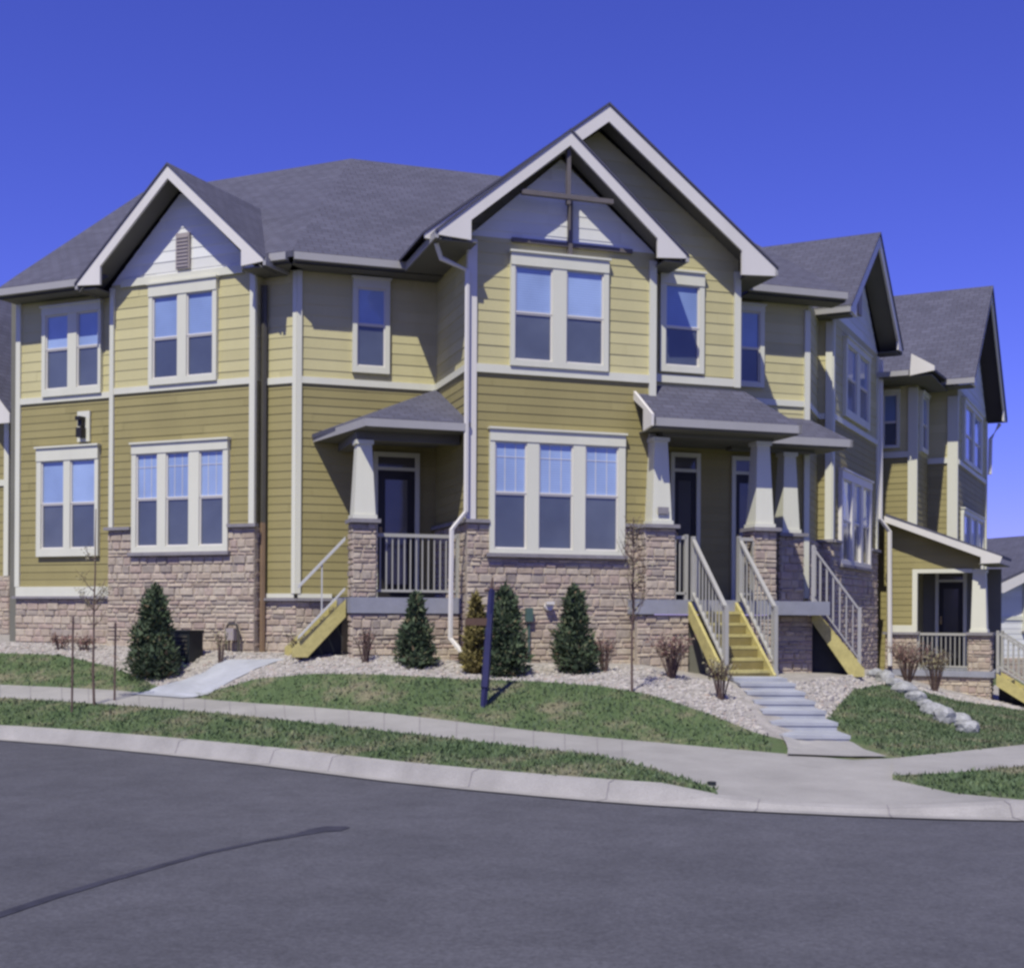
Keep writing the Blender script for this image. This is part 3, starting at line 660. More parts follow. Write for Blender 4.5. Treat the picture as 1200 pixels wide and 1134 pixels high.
# ---- wall 2 (between the bay and the tall gable)
q2 = -1.86
siding(FA, q2, rect(-2.19, 0, .26, BELT), .125, 'sid_lo', T, BELT); siding(FA, q2, rect(-2.19, 0, BELT, ZE), .165, 'sid_up', T, BELT)
stones(FA, q2+.02, -2.17, .0, GB, .19, T); stonecap(FA, -2.20, -1.62, q2+.02, .19, h=.04)
board(T, 'belt_trim', 'trim', (FA, -2.19, -.02, q2, q2+.035, BELT-.05, BELT+.05))
board(T, 'skirt_board', 'trim', (FA, -2.15, -1.63, q2, q2+.03, .235, .30), (FL, -.60, -.03, 0, .03, .235, .30))
board(T, 'corner_trim', 'trim', (FA, -2.19, -2.11, q2-.02, q2+.04, .30, ZE), (FL, -.07, 0.0, -.02, .04, .30, ZE))
window(FA, q2, -1.34, -.76, 3.70, 5.14, [(-1.27, -.83)], 5.0, 4.44, 3.80, T, ledge=False)
# ---- left return of the tall gable
RT, rl = frame2(FA.P(0, q2), FA.P(0, 0))
siding(RT, 0, rect(0, rl, CAP, BELT), .125, 'sid_lo', T, BELT); siding(RT, 0, rect(0, rl, BELT, 5.5), .165, 'sid_up', T, BELT)
stones(RT, .0, 0, rl, GB, CAP, T); stonecap(RT, .0, rl, .0, CAP)
board(T, 'belt_trim', 'trim', (RT, 0.05, rl-.05, 0, .035, BELT-.05, BELT+.05))
# ---- tall gable front (A)
siding(FA, 0, rect(0, 2.88, CAP, BELT), .125, 'sid_lo', T, BELT)
siding(FA, 0, rect(0, 2.88, BELT, 5.42), .165, 'sid_up', T, BELT)
siding(FA, 0, [(0, 5.42), (2.88, 5.42), (1.39, 6.65), (1.37, 6.65)], .165, 'wsid', T, BELT, name='gable_siding')
stones(FA, .02, -.02, 2.90, GB, CAP, T, hole=(.32, 2.38, .84))
stonecap(FA, -.06, .30, .02, CAP); stonecap(FA, 2.40, 2.66, .02, CAP)
board(T, 'belt_trim', 'trim', (FA, .10, 2.80, 0, .04, BELT-.07, BELT+.05))
board(T, 'corner_trim', 'white', (FA, -.04, .10, -.04, .045, CAP+.05, 5.35))
board(T, 'corner_trim', 'trim', (FA, 2.79, 2.90, -.04, .045, CAP+.05, 5.3))
window(FA, 0, .30, 2.40, .885, 2.66, [(.375, .86), (1.045, 1.575), (1.765, 2.29)], 2.495, 1.75, .95, T, grid=True)
window(FA, 0, .60, 2.12, 3.59, 5.22, [(.665, 1.24), (1.455, 2.04)], 5.04, 4.36, 3.68, T, ledge=False)
board(T, 'gable_frieze', 'timber', (FA, .62, 2.50, .0, .055, 5.375, 5.435), (FA, 1.48, 1.54, .0, .075, 5.24, 6.1))
rake(FA, .42, (-.60, 5.30), (-.10, 5.225), (1.37, 6.93), 6.72, (2.74, 5.24), (3.22, 5.31), T)
tb = MB(); tb.box(FA, .66, 2.06, .30, .37, 5.97, 6.035); tb.box(FA, 1.345, 1.40, .29, .36, 5.90, 6.70); tb.build('gable_truss', 'timber', T)
# ---- second gable (G2), set back .3, over the porch
siding(FA, -.3, [(2.80, 2.85), (4.45, 2.85), (4.45, 5.55), (2.80, 5.55)], .165, 'sid_up', T, BELT)
siding(FA, -.3, [(-.3, 5.55), (4.45, 5.55), (2.10, 7.25), (2.07, 7.25)], .165, 'sid_up', T, BELT, name='gable_siding')
board(T, 'belt_trim', 'trim', (FA, 2.9, 4.45, -.3, -.26, 3.56, 3.68))
board(T, 'corner_trim', 'trim', (FA, 4.36, 4.47, -.34, -.255, 3.55, 5.35))
window(FA, -.3, 3.09, 3.83, 3.72, 5.25, [(3.18, 3.745)], 5.06, 4.41, 3.82, T, ledge=False)
rake(FA, .12, (-.70, 5.34), (-.3, 5.25), (2.085, 7.50), 7.26, (4.28, 5.20), (4.875, 5.345), T)
downspout([FA.P(2.95, -.2, 5.2), FA.P(2.95, -.2, 3.5)], T, 'bronze', .035)
RG, rgl = frame2(FA.P(4.45, -.3), FA.P(4.45, -1.25)); siding(RG, 0, rect(0, rgl, 2.85, 5.4), .165, 'sid_up', T, BELT)
# ---- wall 3 and porch back wall
siding(FA, -1.25, rect(4.45, 6.25, 2.85, ZE), .165, 'sid_up', T, BELT)
siding(FA, -1.25, rect(2.80, 6.25, .2, 2.85), .125, 'sid_lo', T, BELT)
RB, rbl = frame2(FA.P(2.88, 0), FA.P(2.88, -1.25)); siding(RB, 0, rect(0, rbl, .2, 2.85), .125, 'sid_lo', T, BELT)
window(FA, -1.25, 4.90, 5.40, 3.76, 5.10, [(4.97, 5.32)], 5.0, 4.40, 3.84, T, ledge=False)
board(T, 'belt_trim', 'trim', (FA, 5.2, 6.25, -1.25, -1.215, 3.49, 3.59))
board(T, 'corner_trim', 'trim', (FA, 6.17, 6.27, -1.29, -1.20, .3, 5.1))
# ---- wall pieces that turn the corner to the side street
W3 = FA.P(6.25, -1.25); KJ = Vector((5.40, 22.70, 0)); KK = FR.P(0, 0)
f1, l1 = frame2(W3, KJ); siding(f1, 0, rect(0, l1, CAP, BELT), .125, 'sid_lo', T, BELT); siding(f1, 0, rect(0, l1, BELT, ZE+.1), .165, 'sid_up', T, BELT); stones(f1, .02, 0, l1, GB, CAP, T)
f2, l2 = frame2(KJ, KK); siding(f2, 0, rect(0, l2, CAP, BELT), .125, 'sid_lo', T, BELT); siding(f2, 0, rect(0, l2, BELT, ZE+.1), .165, 'sid_up', T, BELT); stones(f2, .02, 0, l2, GB, CAP, T); stonecap(f2, 0, l2+.06, .02, CAP)
board(T, 'corner_trim', 'trim', (f2, l2-.10, l2+.02, -.03, .045, CAP+.05, ZE))
board(T, 'belt_trim', 'trim', (f2, 0, l2-.11, 0, .035, BELT-.05, BELT+.05), (f1, 0, l1, 0, .035, BELT-.05, BELT+.05))
# ---- side-street bay
siding(FR, 0, rect(0, 4.0, CAP, BELT), .125, 'sid_lo', T, BELT); siding(FR, 0, rect(0, 4.0, BELT, 5.35), .165, 'sid_up', T, BELT)
siding(FR, 0, [(0, 5.35), (4.0, 5.35), (2.06, 6.95), (2.04, 6.95)], .165, 'wsid', T, BELT, name='gable_siding')
stones(FR, .02, -.0, 4.02, GB-.6, CAP, T, hole=(.55, 3.2, .9)); stonecap(FR, 0, .53, .02, CAP); stonecap(FR, 3.2, 4.05, .02, CAP)
board(T, 'belt_trim', 'trim', (FR, .1, 3.9, 0, .04, BELT-.05, BELT+.05)); board(T, 'corner_trim', 'trim', (FR, .0, .1, -.03, .04, CAP+.05, 5.2)); board(T, 'corner_trim', 'trim', (FR, 3.9, 4.02, -.1, .04, CAP+.05, 5.3))
window(FR, 0, .55, 3.20, .95, 2.65, [(.68, 1.40), (1.60, 2.20), (2.40, 3.08)], 2.5, 1.75, 1.03, T, mat='white')
window(FR, 0, .85, 3.0, 3.66, 5.1, [(.98, 1.78), (2.05, 2.85)], 4.98, 4.40, 3.80, T, ledge=False)
v = MB(); v.box(FR, 1.9, 2.2, .02, .06, 5.75, 6.3); v.build('gable_vent', 'louver', T)
rake(FR, .42, (-.42, 5.34), (.05, 5.25), (2.05, 7.24), 7.0, (4.0, 5.42), (4.46, 5.50), T)
RE, rel = frame2(FR.P(4.0, 0), FR.P(4.0, -1.2)); siding(RE, 0, rect(0, rel, GB-.6, BELT), .125, 'sid_lo', T, BELT); siding(RE, 0, rect(0, rel, BELT, 5.4), .165, 'sid_up', T, BELT)
siding(FR, -1.0, rect(3.9, 5.05, GB-1.2, BELT), .125, 'sid_lo', T, BELT); siding(FR, -1.0, rect(3.9, 5.05, BELT, 5.3), .165, 'sid_up', T, BELT)
downspout([FR.P(4.06, .06, 5.25), FR.P(4.06, .06, 2.0), FR.P(4.22, .22, 1.75), FR.P(4.22, .24, -1.0)], T, 'white', .05)
# ---- roofs
def isect(f1, q1, f2, q2_, z):
    """plan point at offset q1 from frame f1 and q2 from frame f2"""
    n1, n2 = f1.n, f2.n; c1 = q1+n1[0]*f1.x+n1[1]*f1.y; c2 = q2_+n2[0]*f2.x+n2[1]*f2.y; D = n1[0]*n2[1]-n1[1]*n2[0]
    return Vector(((c1*n2[1]-n1[1]*c2)/D, (n1[0]*c2-c1*n2[0])/D, z))
E1 = isect(FL, .45, FA, q2+.45, 5.36); RC = isect(FL, -4.1, FA, q2-4.1, 8.45)
RL0 = FL.P(-6.45, -4.1, 8.45); E0 = FL.P(-5.62, .45, 5.36); RA1 = FA.P(2.6, q2-4.1, 8.45); EA1 = FA.P(2.6, q2+.45, 5.36)
def LZ(q): return 5.36+(.45-q)*(8.45-5.36)/4.55
rf = MB(); rf.slab([E0, FL.P(-3.40, .45, 5.36), FL.P(-3.40, -.1, LZ(-.1)), FL.P(-5.75, -.1, LZ(-.1))], .09); rf.slab([FL.P(-.65, .45, 5.36), E1, isect(FL, -.1, FA, q2-.1, LZ(-.1)), FL.P(-.65, -.1, LZ(-.1))], .09)
rf.slab([FL.P(-5.75, -.1, LZ(-.1)), isect(FL, -.1, FA, q2-.1, LZ(-.1)), RC, RL0], .09); rf.build('roof', 'shingle', T)
rf = MB(); rf.slab([E1, EA1, RA1, RC], .09); rf.build('roof', 'shingle', T)
# rear slopes and hips close the roof
bkL = FL.P(-7.2, -8.6, 5.36); bkC = isect(FL, -8.6, FA, q2-8.6, 5.36); bkR = FA.P(6.0, q2-8.6, 5.36)
rf = MB(); rf.slab([RL0, RC, bkC, bkL], .09); rf.slab([RC, RA1, bkR, bkC], .09); rf.slab([RL0, bkL, E0], .09); rf.slab([RA1, EA1+Vector((.6, .2, 0)), bkR], .09); rf.build('roof', 'shingle', T)
bw = MB()
for p, q in ((FL.P(-5.58, 0), FL.P(-5.2, -8.4)), (FL.P(-5.2, -8.4), bkL), (bkL, bkC), (bkC, bkR), (bkR, FR.P(2, -6))):
    f, l = frame2(p, q); bw.box(f, 0.1, l, -.3, -.15, -1.2, 5.36)
bw.build('rear_wall', 'backwall', T)
def gable_roof(fr, qf, qb, tl, ap, tr, th=.035, qbl=None):
    qbl = qb if qbl is None else qbl
    rf = MB(); rf.slab([fr.P(tl[0], qf, tl[1]), fr.P(ap[0], qf, ap[1]), fr.P(ap[0], qb, ap[1]), fr.P(tl[0], qbl, tl[1])], th); rf.slab([fr.P(ap[0], qf, ap[1]), fr.P(tr[0], qf, tr[1]), fr.P(tr[0], qb, tr[1]), fr.P(ap[0], qb, ap[1])], th)
    return rf.build('roof', 'shingle', T)
gable_roof(FL, .64, -1.9, (bl-.02, 5.23), (bap, 6.90), (br_+.02, 5.26))
gable_roof(FA, .44, -.32, (-.62, 5.32), (1.37, 6.96), (3.24, 5.33))
gable_roof(FA, .14, -4.7, (-.72, 5.37), (2.085, 7.54), (4.90, 5.37))
gable_roof(FR, .44, -5.0, (-.44, 5.37), (2.05, 7.28), (4.48, 5.52))
rf = MB(); rf.slab([FA.P(4.3, -.80, 5.36), FA.P(6.72, -.80, 5.36), FA.P(6.2, -4.2, 7.35), FA.P(4.0, -4.2, 7.35)], .09); rf.build('roof', 'shingle', T)
# soffits under the raking roofs
def soffit(fr, q0, q1, tl, ap, tr, dz=.16, mat='soffit'):
    m_ = MB()
    for a, b in ((tl, ap), (ap, tr)):
        m_.slab([fr.P(a[0], q0, a[1]-dz), fr.P(b[0], q0, b[1]-dz), fr.P(b[0], q1, b[1]-dz), fr.P(a[0], q1, a[1]-dz)], .02)
    return m_.build('soffit', mat, T)
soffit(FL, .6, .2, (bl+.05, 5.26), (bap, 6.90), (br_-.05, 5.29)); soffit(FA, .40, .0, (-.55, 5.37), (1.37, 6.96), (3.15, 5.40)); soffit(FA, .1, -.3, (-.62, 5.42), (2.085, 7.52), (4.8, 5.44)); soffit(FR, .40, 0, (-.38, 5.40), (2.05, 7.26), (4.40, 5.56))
# level eaves: fascia, gutter, flat soffit
def eave(fr, s0, s1, qw, qe, z, ends=True, par=None):
    par = par or T
    m_ = MB(); m_.box(fr, s0, s1, qw, qe-.03, z-.17, z-.15); m_.box(fr, s0, s1, qe-.06, qe-.03, z-.17, z-.03); so = m_.build('soffit', 'soffit', par)
    g = MB(); g.prism(fr.at(0, 0), [(s0, z-.13), (s1, z-.13), (s1, z-.02), (s0, z-.02)], qe-.028, qe+.045); return g.build('gutter', 'gutter', par)
eave(FL, -5.62, -3.75, 0, .45, 5.36); eave(FL, -.19, .10, 0, .45, 5.36); eave(FA, -2.30, -.0, q2, q2+.45, 5.36); eave(FA, 4.9, 6.70, -1.25, -.80, 5.36)
def side_eave(fr, s_wall, s_tip, qf, qb, z):
    m_ = MB(); a, b = min(s_wall, s_tip), max(s_wall, s_tip); m_.box(fr, a, b, qb, qf-.05, z-.14, z-.12); m_.build('soffit', 'soffit', T)
    g = MB(); s0 = s_tip-.02 if s_tip < s_wall else s_tip-.02; g.box(fr, s0, s0+.05, qb, qf, z-.13, z-.02); return g.build('gutter', 'gutter', T)
side_eave(FL, -3.42, bl, .62, 0, 5.26); side_eave(FL, -.63, br_, .62, 0, 5.27); side_eave(FA, 0, -.6, .42, -1.5, 5.34); side_eave(FA, 2.88, 3.22, .42, -.3, 5.35); side_eave(FA, 4.45, 4.87, .12, -1.2, 5.37); side_eave(FR, 0, -.42, .42, -.6, 5.38); side_eave(FR, 4.0, 4.45, .42, -1.5, 5.52)
# eave corner of gable A carrying a short elbow downspout
downspout([FA.P(-.55, .2, 5.2), FA.P(-.45, .1, 5.02), FA.P(-.06, .09, 4.88), FA.P(-.06, .09, 1.46), FA.P(-.26, .06, 1.20), FA.P(-.27, .06, -.34), FA.P(-.14, .3, -.56)], T, 'white', .038)
# ---- wall light on the left wall, utility fittings
wl = MB(); wl.box(FL, -4.26, -4.0, .015, .05, 2.80, 3.30); wo = wl.build('light_mount', 'trim', T)
wl = MB(); wl.box(FL, -4.19, -4.07, .05, .16, 2.86, 3.02); wl.box(FL, -4.17, -4.09, .05, .14, 3.04, 3.14); wl.box(FL, -4.18, -4.08, .05, .19, 3.14, 3.2); wl.build('lantern', 'door', wo)
dv = MB(); dv.tube([FA.P(1.2, .03, .12), FA.P(1.2, .12, .12)], .06, 12); dv.box(FA, 1.14, 1.26, .10, .17, .15, .19); dv.build('dryer_vent', 'white', T)
gb_ = MB(); gb_.box(FA, .85, .95, .04, .12, -.10, .10); gb_.box(FA, .89, .91, .05, .09, -.7, -.12); gb_.build('meter_box', 'green', T)

# ---- porches
def column(fr, s, q, z0, z1, parent, w0=.155, w1=.105):
    m_ = MB(); m_.taper(fr, s, q, z0+.06, z1-.06, w0, w1); m_.box(fr, s-w0-.02, s+w0+.02, q-w0-.02, q+w0+.02, z0, z0+.06); m_.box(fr, s-w1-.025, s+w1+.025, q-w1-.025, q+w1+.025, z1-.06, z1); return m_.build('column', 'trim', parent)
def pier(fr, s0, s1, q0, q1, z0, z1, parent):
    """stone pier with four veneered faces (front face is its mesh, other faces joined) and a cap"""
    a = stones(fr, q1, s0, s1, z0, z1, parent, name='stone_pier', th=(q1-q0))
    f, l = frame2(fr.P(s1, q1), fr.P(s1, q0)); stones(f, 0, 0, l, z0, z1, a, name='side_stone', th=.01)
    f, l = frame2(fr.P(s0, q0), fr.P(s0, q1)); stones(f, 0, 0, l, z0, z1, a, name='side_stone', th=.01)
    c = MB(); c.box(fr, s0-.05, s1+.05, q0-.05, q1+.08, z1, z1+.055); c.build('pier_cap', 'cap', a); return a
def railing(p0, p1, z0, z1, parent, mat='rail', sp=.085, name='railing', post=True, rail_r=.022):
    """handrail, bottom rail and balusters between two 3D feet; z0/z1 = heights of bottom and top rail above the feet"""
    p0 = Vector(p0); p1 = Vector(p1); m_ = MB(); U = Vector((0, 0, 1))
    f, l = frame2(p0, p1); dz = p1.z-p0.z
    def bar(za, zb, h):
        pts = [(0, p0.z+za), (l, p1.z+za), (l, p1.z+za+h), (0, p0.z+za+h)]; m_.prism(f, pts, -.028, .028)
    bar(z1-.05, 0, .05); bar(z0, 0, .035)
    n = max(2, int(l/sp))
    for k in range(1, n):
        t = k/n; s_ = l*t; z = p0.z+dz*t; m_.box(f, s_-.009, s_+.009, -.009, .009, z+z0+.03, z+z1-.045)
    if post:
        for s_, z in ((0, p0.z), (l, p1.z)): m_.box(f, s_-.028, s_+.028, -.028, .028, z-.02, z+z1+.02)
    return m_.build(name, mat, parent)
def door(fr, q, s0, s1, z0, zt, zT, parent):
    """casing (the part) > door leaf with glass, transom, handle"""
    m_ = MB(); c = .07; m_.box(fr, s0-c, s0, q+.002, q+.05, z0, zT+c); m_.box(fr, s1, s1+c, q+.002, q+.05, z0, zT+c); m_.box(fr, s0, s1, q+.002, q+.05, zT, zT+c); m_.box(fr, s0, s1, q+.002, q+.045, zt, zt+.05)
    d = m_.build('door', 'trim', parent)
    m_ = MB(); m_.box(fr, s0, s1, q+.002, q+.012, z0, zt); w_ = (s1-s0)*.2
    m_.box(fr, s0, s0+w_, q+.012, q+.03, z0, zt); m_.box(fr, s1-w_, s1, q+.012, q+.03, z0, zt); m_.box(fr, s0+w_, s1-w_, q+.012, q+.03, z0, z0+.22); m_.box(fr, s0+w_, s1-w_, q+.012, q+.03, zt-.14, zt); m_.build('door_leaf', 'door', d)
    m_ = MB(); m_.box(fr, s0+w_, s1-w_, q+.012, q+.018, z0+.22, zt-.14); m_.build('door_pane', 'doorglass', d)
    m_ = MB(); m_.box(fr, s0, s1, q+.002, q+.02, zt+.05, zT); m_.build('transom_pane', 'doorglass', d)
    m_ = MB(); m_.tube([fr.P(s0+.05, q+.03, z0+1.0), fr.P(s0+.05, q+.09, z0+1.0)], .022, 8); m_.box(fr, s0+.03, s0+.07, q+.03, q+.036, z0+.93, z0+1.1); m_.build('door_handle', 'brass', d); return d
# left porch
P1 = MB().box(FA, -1.64, -.02, q2+.03, -.28, .01, .235).build('porch', 'slab', T)
stones(FA, -.32, -1.60, -.04, GB, .0, P1, name='porch_skirt'); 
f_, l_ = frame2(FA.P(-1.60, q2+.05), FA.P(-1.60, -.34)); MB().box(f_, 0, l_-.25, -.12, -.10, GB, .0).build('crawl_shade_board', 'black', P1); stones(f_, 0, l_-.25, l_, GB, .0, P1, name='porch_skirt')  # black board in place of side stone: shade under the porch as colour
pier(FA, -1.60, -1.27, -.63, -.30, .235, CAP-.02, P1); column(FA, -1.435, -.465, CAP+.035, 2.47, P1)
railing(FA.P(-1.27, -.44, .235), FA.P(-.03, -.44, .235), .08, .92, P1, 'rail')
door(FA, q2, -.93, -.34, .24, 2.22, 2.43, T)
pr = MB(); pk = FA.P(0, q2+.02, 3.52); c1 = FA.P(-1.62, .10, 2.72); c2 = FA.P(0, .10-.0, 2.72); c3 = FA.P(-1.95, q2+.02, 2.72); c1 = FA.P(-1.50, .10, 2.72)
c2b = FA.P(-.0, .10, 2.72)
pr.slab([pk, c1, c2b], .06); pr.slab([pk, c3, c1], .06); pro = pr.build('porch_roof', 'shingle', P1)
def ring(parent, pts, z0, z1, th, name, mat):
    m_ = MB()
    for a, b in zip(pts[:-1], pts[1:]): f, l = frame2(a, b); m_.box(f, 0, l, -th, 0, z0, z1)
    return m_.build(name, mat, parent)
ring(P1, [FA.P(-1.93, q2+.02), FA.P(-1.52, .12), FA.P(-.05, .12)], 2.60, 2.71, .05, 'porch_gutter', 'gutter')
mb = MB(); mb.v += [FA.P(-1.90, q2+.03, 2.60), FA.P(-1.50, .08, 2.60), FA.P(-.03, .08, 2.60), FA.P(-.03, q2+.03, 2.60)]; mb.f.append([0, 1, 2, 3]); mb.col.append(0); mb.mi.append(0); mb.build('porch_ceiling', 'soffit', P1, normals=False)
board(P1, 'porch_beam', 'soffit', (FA, -1.55, -.03, -.56, -.36, 2.47, 2.60), (FA, -1.55, -1.35, q2+.04, -.56, 2.47, 2.598))
# right porch
P2 = MB().box(FA, 2.46, 4.82, .04, .36, .02, .235).box(FA, 2.92, 5.90, -1.23, .036, .02, .234).build('porch', 'slab', T)
stones(FA, .30, 2.50, 3.33, GB-.2, .01, P2, name='porch_skirt'); stones(FA, .30, 4.17, 4.80, GB-.2, .01, P2, name='porch_skirt')
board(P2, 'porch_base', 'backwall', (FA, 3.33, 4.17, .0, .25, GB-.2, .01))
f_, l_ = frame2(FA.P(4.80, .30), FA.P(4.80, -.40)); stones(f_, 0, 0, l_, GB-.2, .01, P2, name='porch_skirt')
f_, l_ = frame2(FA.P(4.80, -.40), FA.P(5.88, -.46)); stones(f_, 0, 0, l_, GB-.2, .01, P2, name='porch_skirt')
pier(FA, 2.64, 3.10, .00, .30, .235, CAP-.02, P2); column(FA, 2.90, .13, CAP+.035, 2.64, P2)
pier(FA, 4.43, 4.79, -.06, .30, .235, CAP-.02, P2); column(FA, 4.61, .12, CAP+.035, 2.66, P2)
pier(FA, 5.44, 5.86, -1.1, -.70, .0, CAP-.02, P2); stones(FA, -.70, 5.44, 5.86, GB-.2, .0, P2, name='porch_skirt'); column(FA, 5.65, -.88, CAP+.035, 2.66, P2)
pl = MB().box(FA, 2.82, 2.99, .30, .32, 1.50, 1.60).build('number_plaque', 'cap', P2)
door(FA, -1.25, 3.80, 4.19, .24, 2.32, 2.56, T); door(FA, -1.25, 4.90, 5.28, .24, 2.32, 2.55, T)
pr = MB(); a0 = FA.P(2.60, .66, 2.87); a1 = FA.P(4.98, .66, 2.87); b1 = FA.P(4.55, -.28, 3.50); b0 = FA.P(2.60, -.28, 3.50); a2 = FA.P(4.98, -1.24, 2.87); b2 = FA.P(4.55, -1.24, 3.50)
pr.slab([a0, a1, b1, b0], .06); pr.slab([a1, a2, b2, b1], .06); pr.build('porch_roof', 'shingle', P2)
pr = MB(); pr.slab([FA.P(4.9, -.42, 2.86), FA.P(6.55, -.42, 2.86), FA.P(6.25, -1.24, 3.3), FA.P(4.9, -1.24, 3.3)], .06); pr.slab([FA.P(6.55, -.42, 2.86), FA.P(6.55, -1.3, 2.86), FA.P(6.25, -1.24, 3.3)], .06); pr.build('porch_roof', 'shingle', P2)
ring(P2, [FA.P(2.62, .68), FA.P(5.0, .68), FA.P(5.0, -.40), FA.P(6.58, -.40), FA.P(6.58, -1.24)], 2.74, 2.86, .05, 'porch_gutter', 'gutter')
m_ = MB(); FS, fl = frame2(FA.P(2.58, -.28), FA.P(2.58, .66)); m_.prism(FS, [(0, 3.53), (0, 3.36), (fl-.30, 3.02), (fl-.30, 2.70), (fl, 2.74), (fl, 2.91)], -.01, .03); m_.build('rake_fascia', 'white', P2)
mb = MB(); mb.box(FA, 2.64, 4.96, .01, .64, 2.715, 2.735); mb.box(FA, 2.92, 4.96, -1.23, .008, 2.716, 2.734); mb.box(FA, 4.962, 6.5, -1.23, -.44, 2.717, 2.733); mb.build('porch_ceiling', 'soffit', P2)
board(P2, 'porch_beam', 'soffit', (FA, 2.92, 4.78, .02, .24, 2.66, 2.714), (FA, 4.6, 6.1, -.98, -.78, 2.66, 2.716))
railing(FA.P(3.10, .26, .235), FA.P(3.30, .26, .235), .08, .95, P2, 'rail'); railing(FA.P(4.18, .26, .235), FA.P(4.43, .26, .235), .08, .95, P2, 'rail')

# ================================================================== ROW TOWNHOUSE (next unit along the side street)
U2 = thing('row_townhouse', (9.0, 27.0, -1.5), 'shaded next townhouse down the side street with steep grey roof and low sunlit porch', 'house')
def T_(f, *a, **k): return f(*a, **k)
n2 = .62
La_ = Fr(*FR.P(4.32, -1.0)[:2], -27)   # lit strip facing down the street (first)
fa, la = frame2(FR.P(5.0, -1.0), FR.P(5.0, n2)); siding(fa, 0, rect(0, la, GB-1.2, BELT-.1), .125, 'sid_lo', U2, BELT-.1); siding(fa, 0, rect(0, la, BELT-.1, 4.95), .165, 'sid_up', U2, BELT)
board(U2, 'corner_trim', 'trim', (fa, la-.17, la+.02, -.03, .04, 1.3, 4.8)); board(U2, 'belt_trim', 'trim', (fa, 0, la-.12, 0, .035, 3.35, 3.47))
siding(FR, n2, rect(5.0, 6.45, GB-1.2, BELT-.1), .125, 'sid_lo', U2, BELT-.1); siding(FR, n2, rect(5.0, 6.45, BELT-.1, 4.95), .165, 'sid_up', U2, BELT)
window(FR, n2, 5.3, 6.1, 3.5, 4.75, [(5.4, 6.0)], 4.68, 4.1, 3.6, U2, ledge=False)
fb, lb = frame2(FR.P(6.45, n2), FR.P(6.45, 1.23)); siding(fb, 0, rect(0, lb, GB-1.2, BELT-.1), .125, 'sid_lo', U2, BELT-.1); siding(fb, 0, rect(0, lb, BELT-.1, 4.95), .165, 'sid_up', U2, BELT)
board(U2, 'corner_trim', 'trim', (fb, lb-.2, lb+.02, -.03, .04, 1.0, 4.8)); board(U2, 'belt_trim', 'trim', (fb, 0, lb-.14, 0, .035, 3.35, 3.47))
siding(FR, 1.23, rect(6.45, 11.4, GB-1.5, 3.4), .125, 'sid_lo', U2, 3.4); siding(FR, 1.23, rect(6.45, 11.4, 3.4, 5.0), .165, 'sid_up', U2, 3.4); siding(FR, 1.23, [(6.45, 5.0), (11.4, 5.0), (8.86, 7.3), (8.84, 7.3)], .165, 'wsid', U2, 3.4, name='gable_siding')
board(U2, 'belt_trim', 'trim', (FR, 6.5, 11.3, 1.23, 1.27, 3.33, 3.43)); board(U2, 'corner_trim', 'trim', (FR, 11.28, 11.42, 1.2, 1.275, -1, 4.9))
window(FR, 1.23, 7.1, 10.2, 3.45, 4.85, [(7.3, 8.5), (8.8, 10.0)], 4.75, 4.1, 3.55, U2, ledge=False); window(FR, 1.23, 7.0, 10.6, .6, 2.4, [(7.2, 8.1), (8.4, 9.3), (9.6, 10.5)], 2.3, 1.5, .7, U2)
rake(FR, 1.65, (5.72, 5.02), (6.15, 4.90), (8.83, 7.66), 7.40, (11.45, 4.92), (11.95, 5.02), U2)
def groof(fr, qf, qb, tl, ap, tr, par):
    rf = MB(); rf.slab([fr.P(tl[0], qf, tl[1]), fr.P(ap[0], qf, ap[1]), fr.P(ap[0], qb, ap[1]), fr.P(tl[0], qb, tl[1])], .1); rf.slab([fr.P(ap[0], qf, ap[1]), fr.P(tr[0], qf, tr[1]), fr.P(tr[0], qb, tr[1]), fr.P(ap[0], qb, ap[1])], .1); return rf.build('roof', 'shingle', par)
groof(FR, 1.68, -5.0, (5.70, 5.05), (8.83, 7.70), (11.97, 5.05), U2)
window(fa, 0, .90, 1.28, 3.55, 4.75, [(.95, 1.23)], 4.68, 4.1, 3.6, U2, ledge=False)
# lower eave over the first strip, with its lit box end
rf = MB(); rf.slab([FR.P(3.95, 1.12, 4.98), FR.P(3.95, -1.2, 4.98), FR.P(5.76, -1.2, 5.07), FR.P(5.76, 1.12, 5.07)], .05); rf.build('roof', 'shingle', U2)
fe, le = frame2(FR.P(3.93, -1.0), FR.P(3.93, 1.14)); m_ = MB(); m_.prism(fe, [(le-.48, 4.86), (le, 4.93), (le, 5.02), (le-.45, 5.30)], -.03, .03); m_.build('rake_fascia', 'white', U2)
m_ = MB(); m_.box(FR, 3.97, 6.1, -1.0, 1.08, 4.85, 4.87); m_.box(FR, 5.75, 6.2, .7, 1.6, 4.90, 4.92); m_.build('soffit', 'soffit', U2)
m_ = MB(); m_.box(fe, 0, le-.5, -.03, .04, 4.87, 4.97); m_.build('gutter', 'gutter', U2); m_ = MB(); f5, l5 = frame2(FR.P(5.70, -1.0), FR.P(5.70, 1.68)); m_.box(f5, 2.0, l5, -.03, .04, 4.93, 5.04); m_.build('gutter', 'gutter', U2)
downspout([FR.P(11.9, 1.5, 4.9), FR.P(11.6, 1.32, 4.5), FR.P(11.5, 1.32, 3.6)], U2, 'white', .05)
f6, l6 = frame2(FR.P(11.4, 1.23), FR.P(11.4, -4)); m_ = MB(); m_.box(f6, 0, l6, -.1, 0, GB-1.5, 5); m_.build('end_wall', 'backwall', U2)
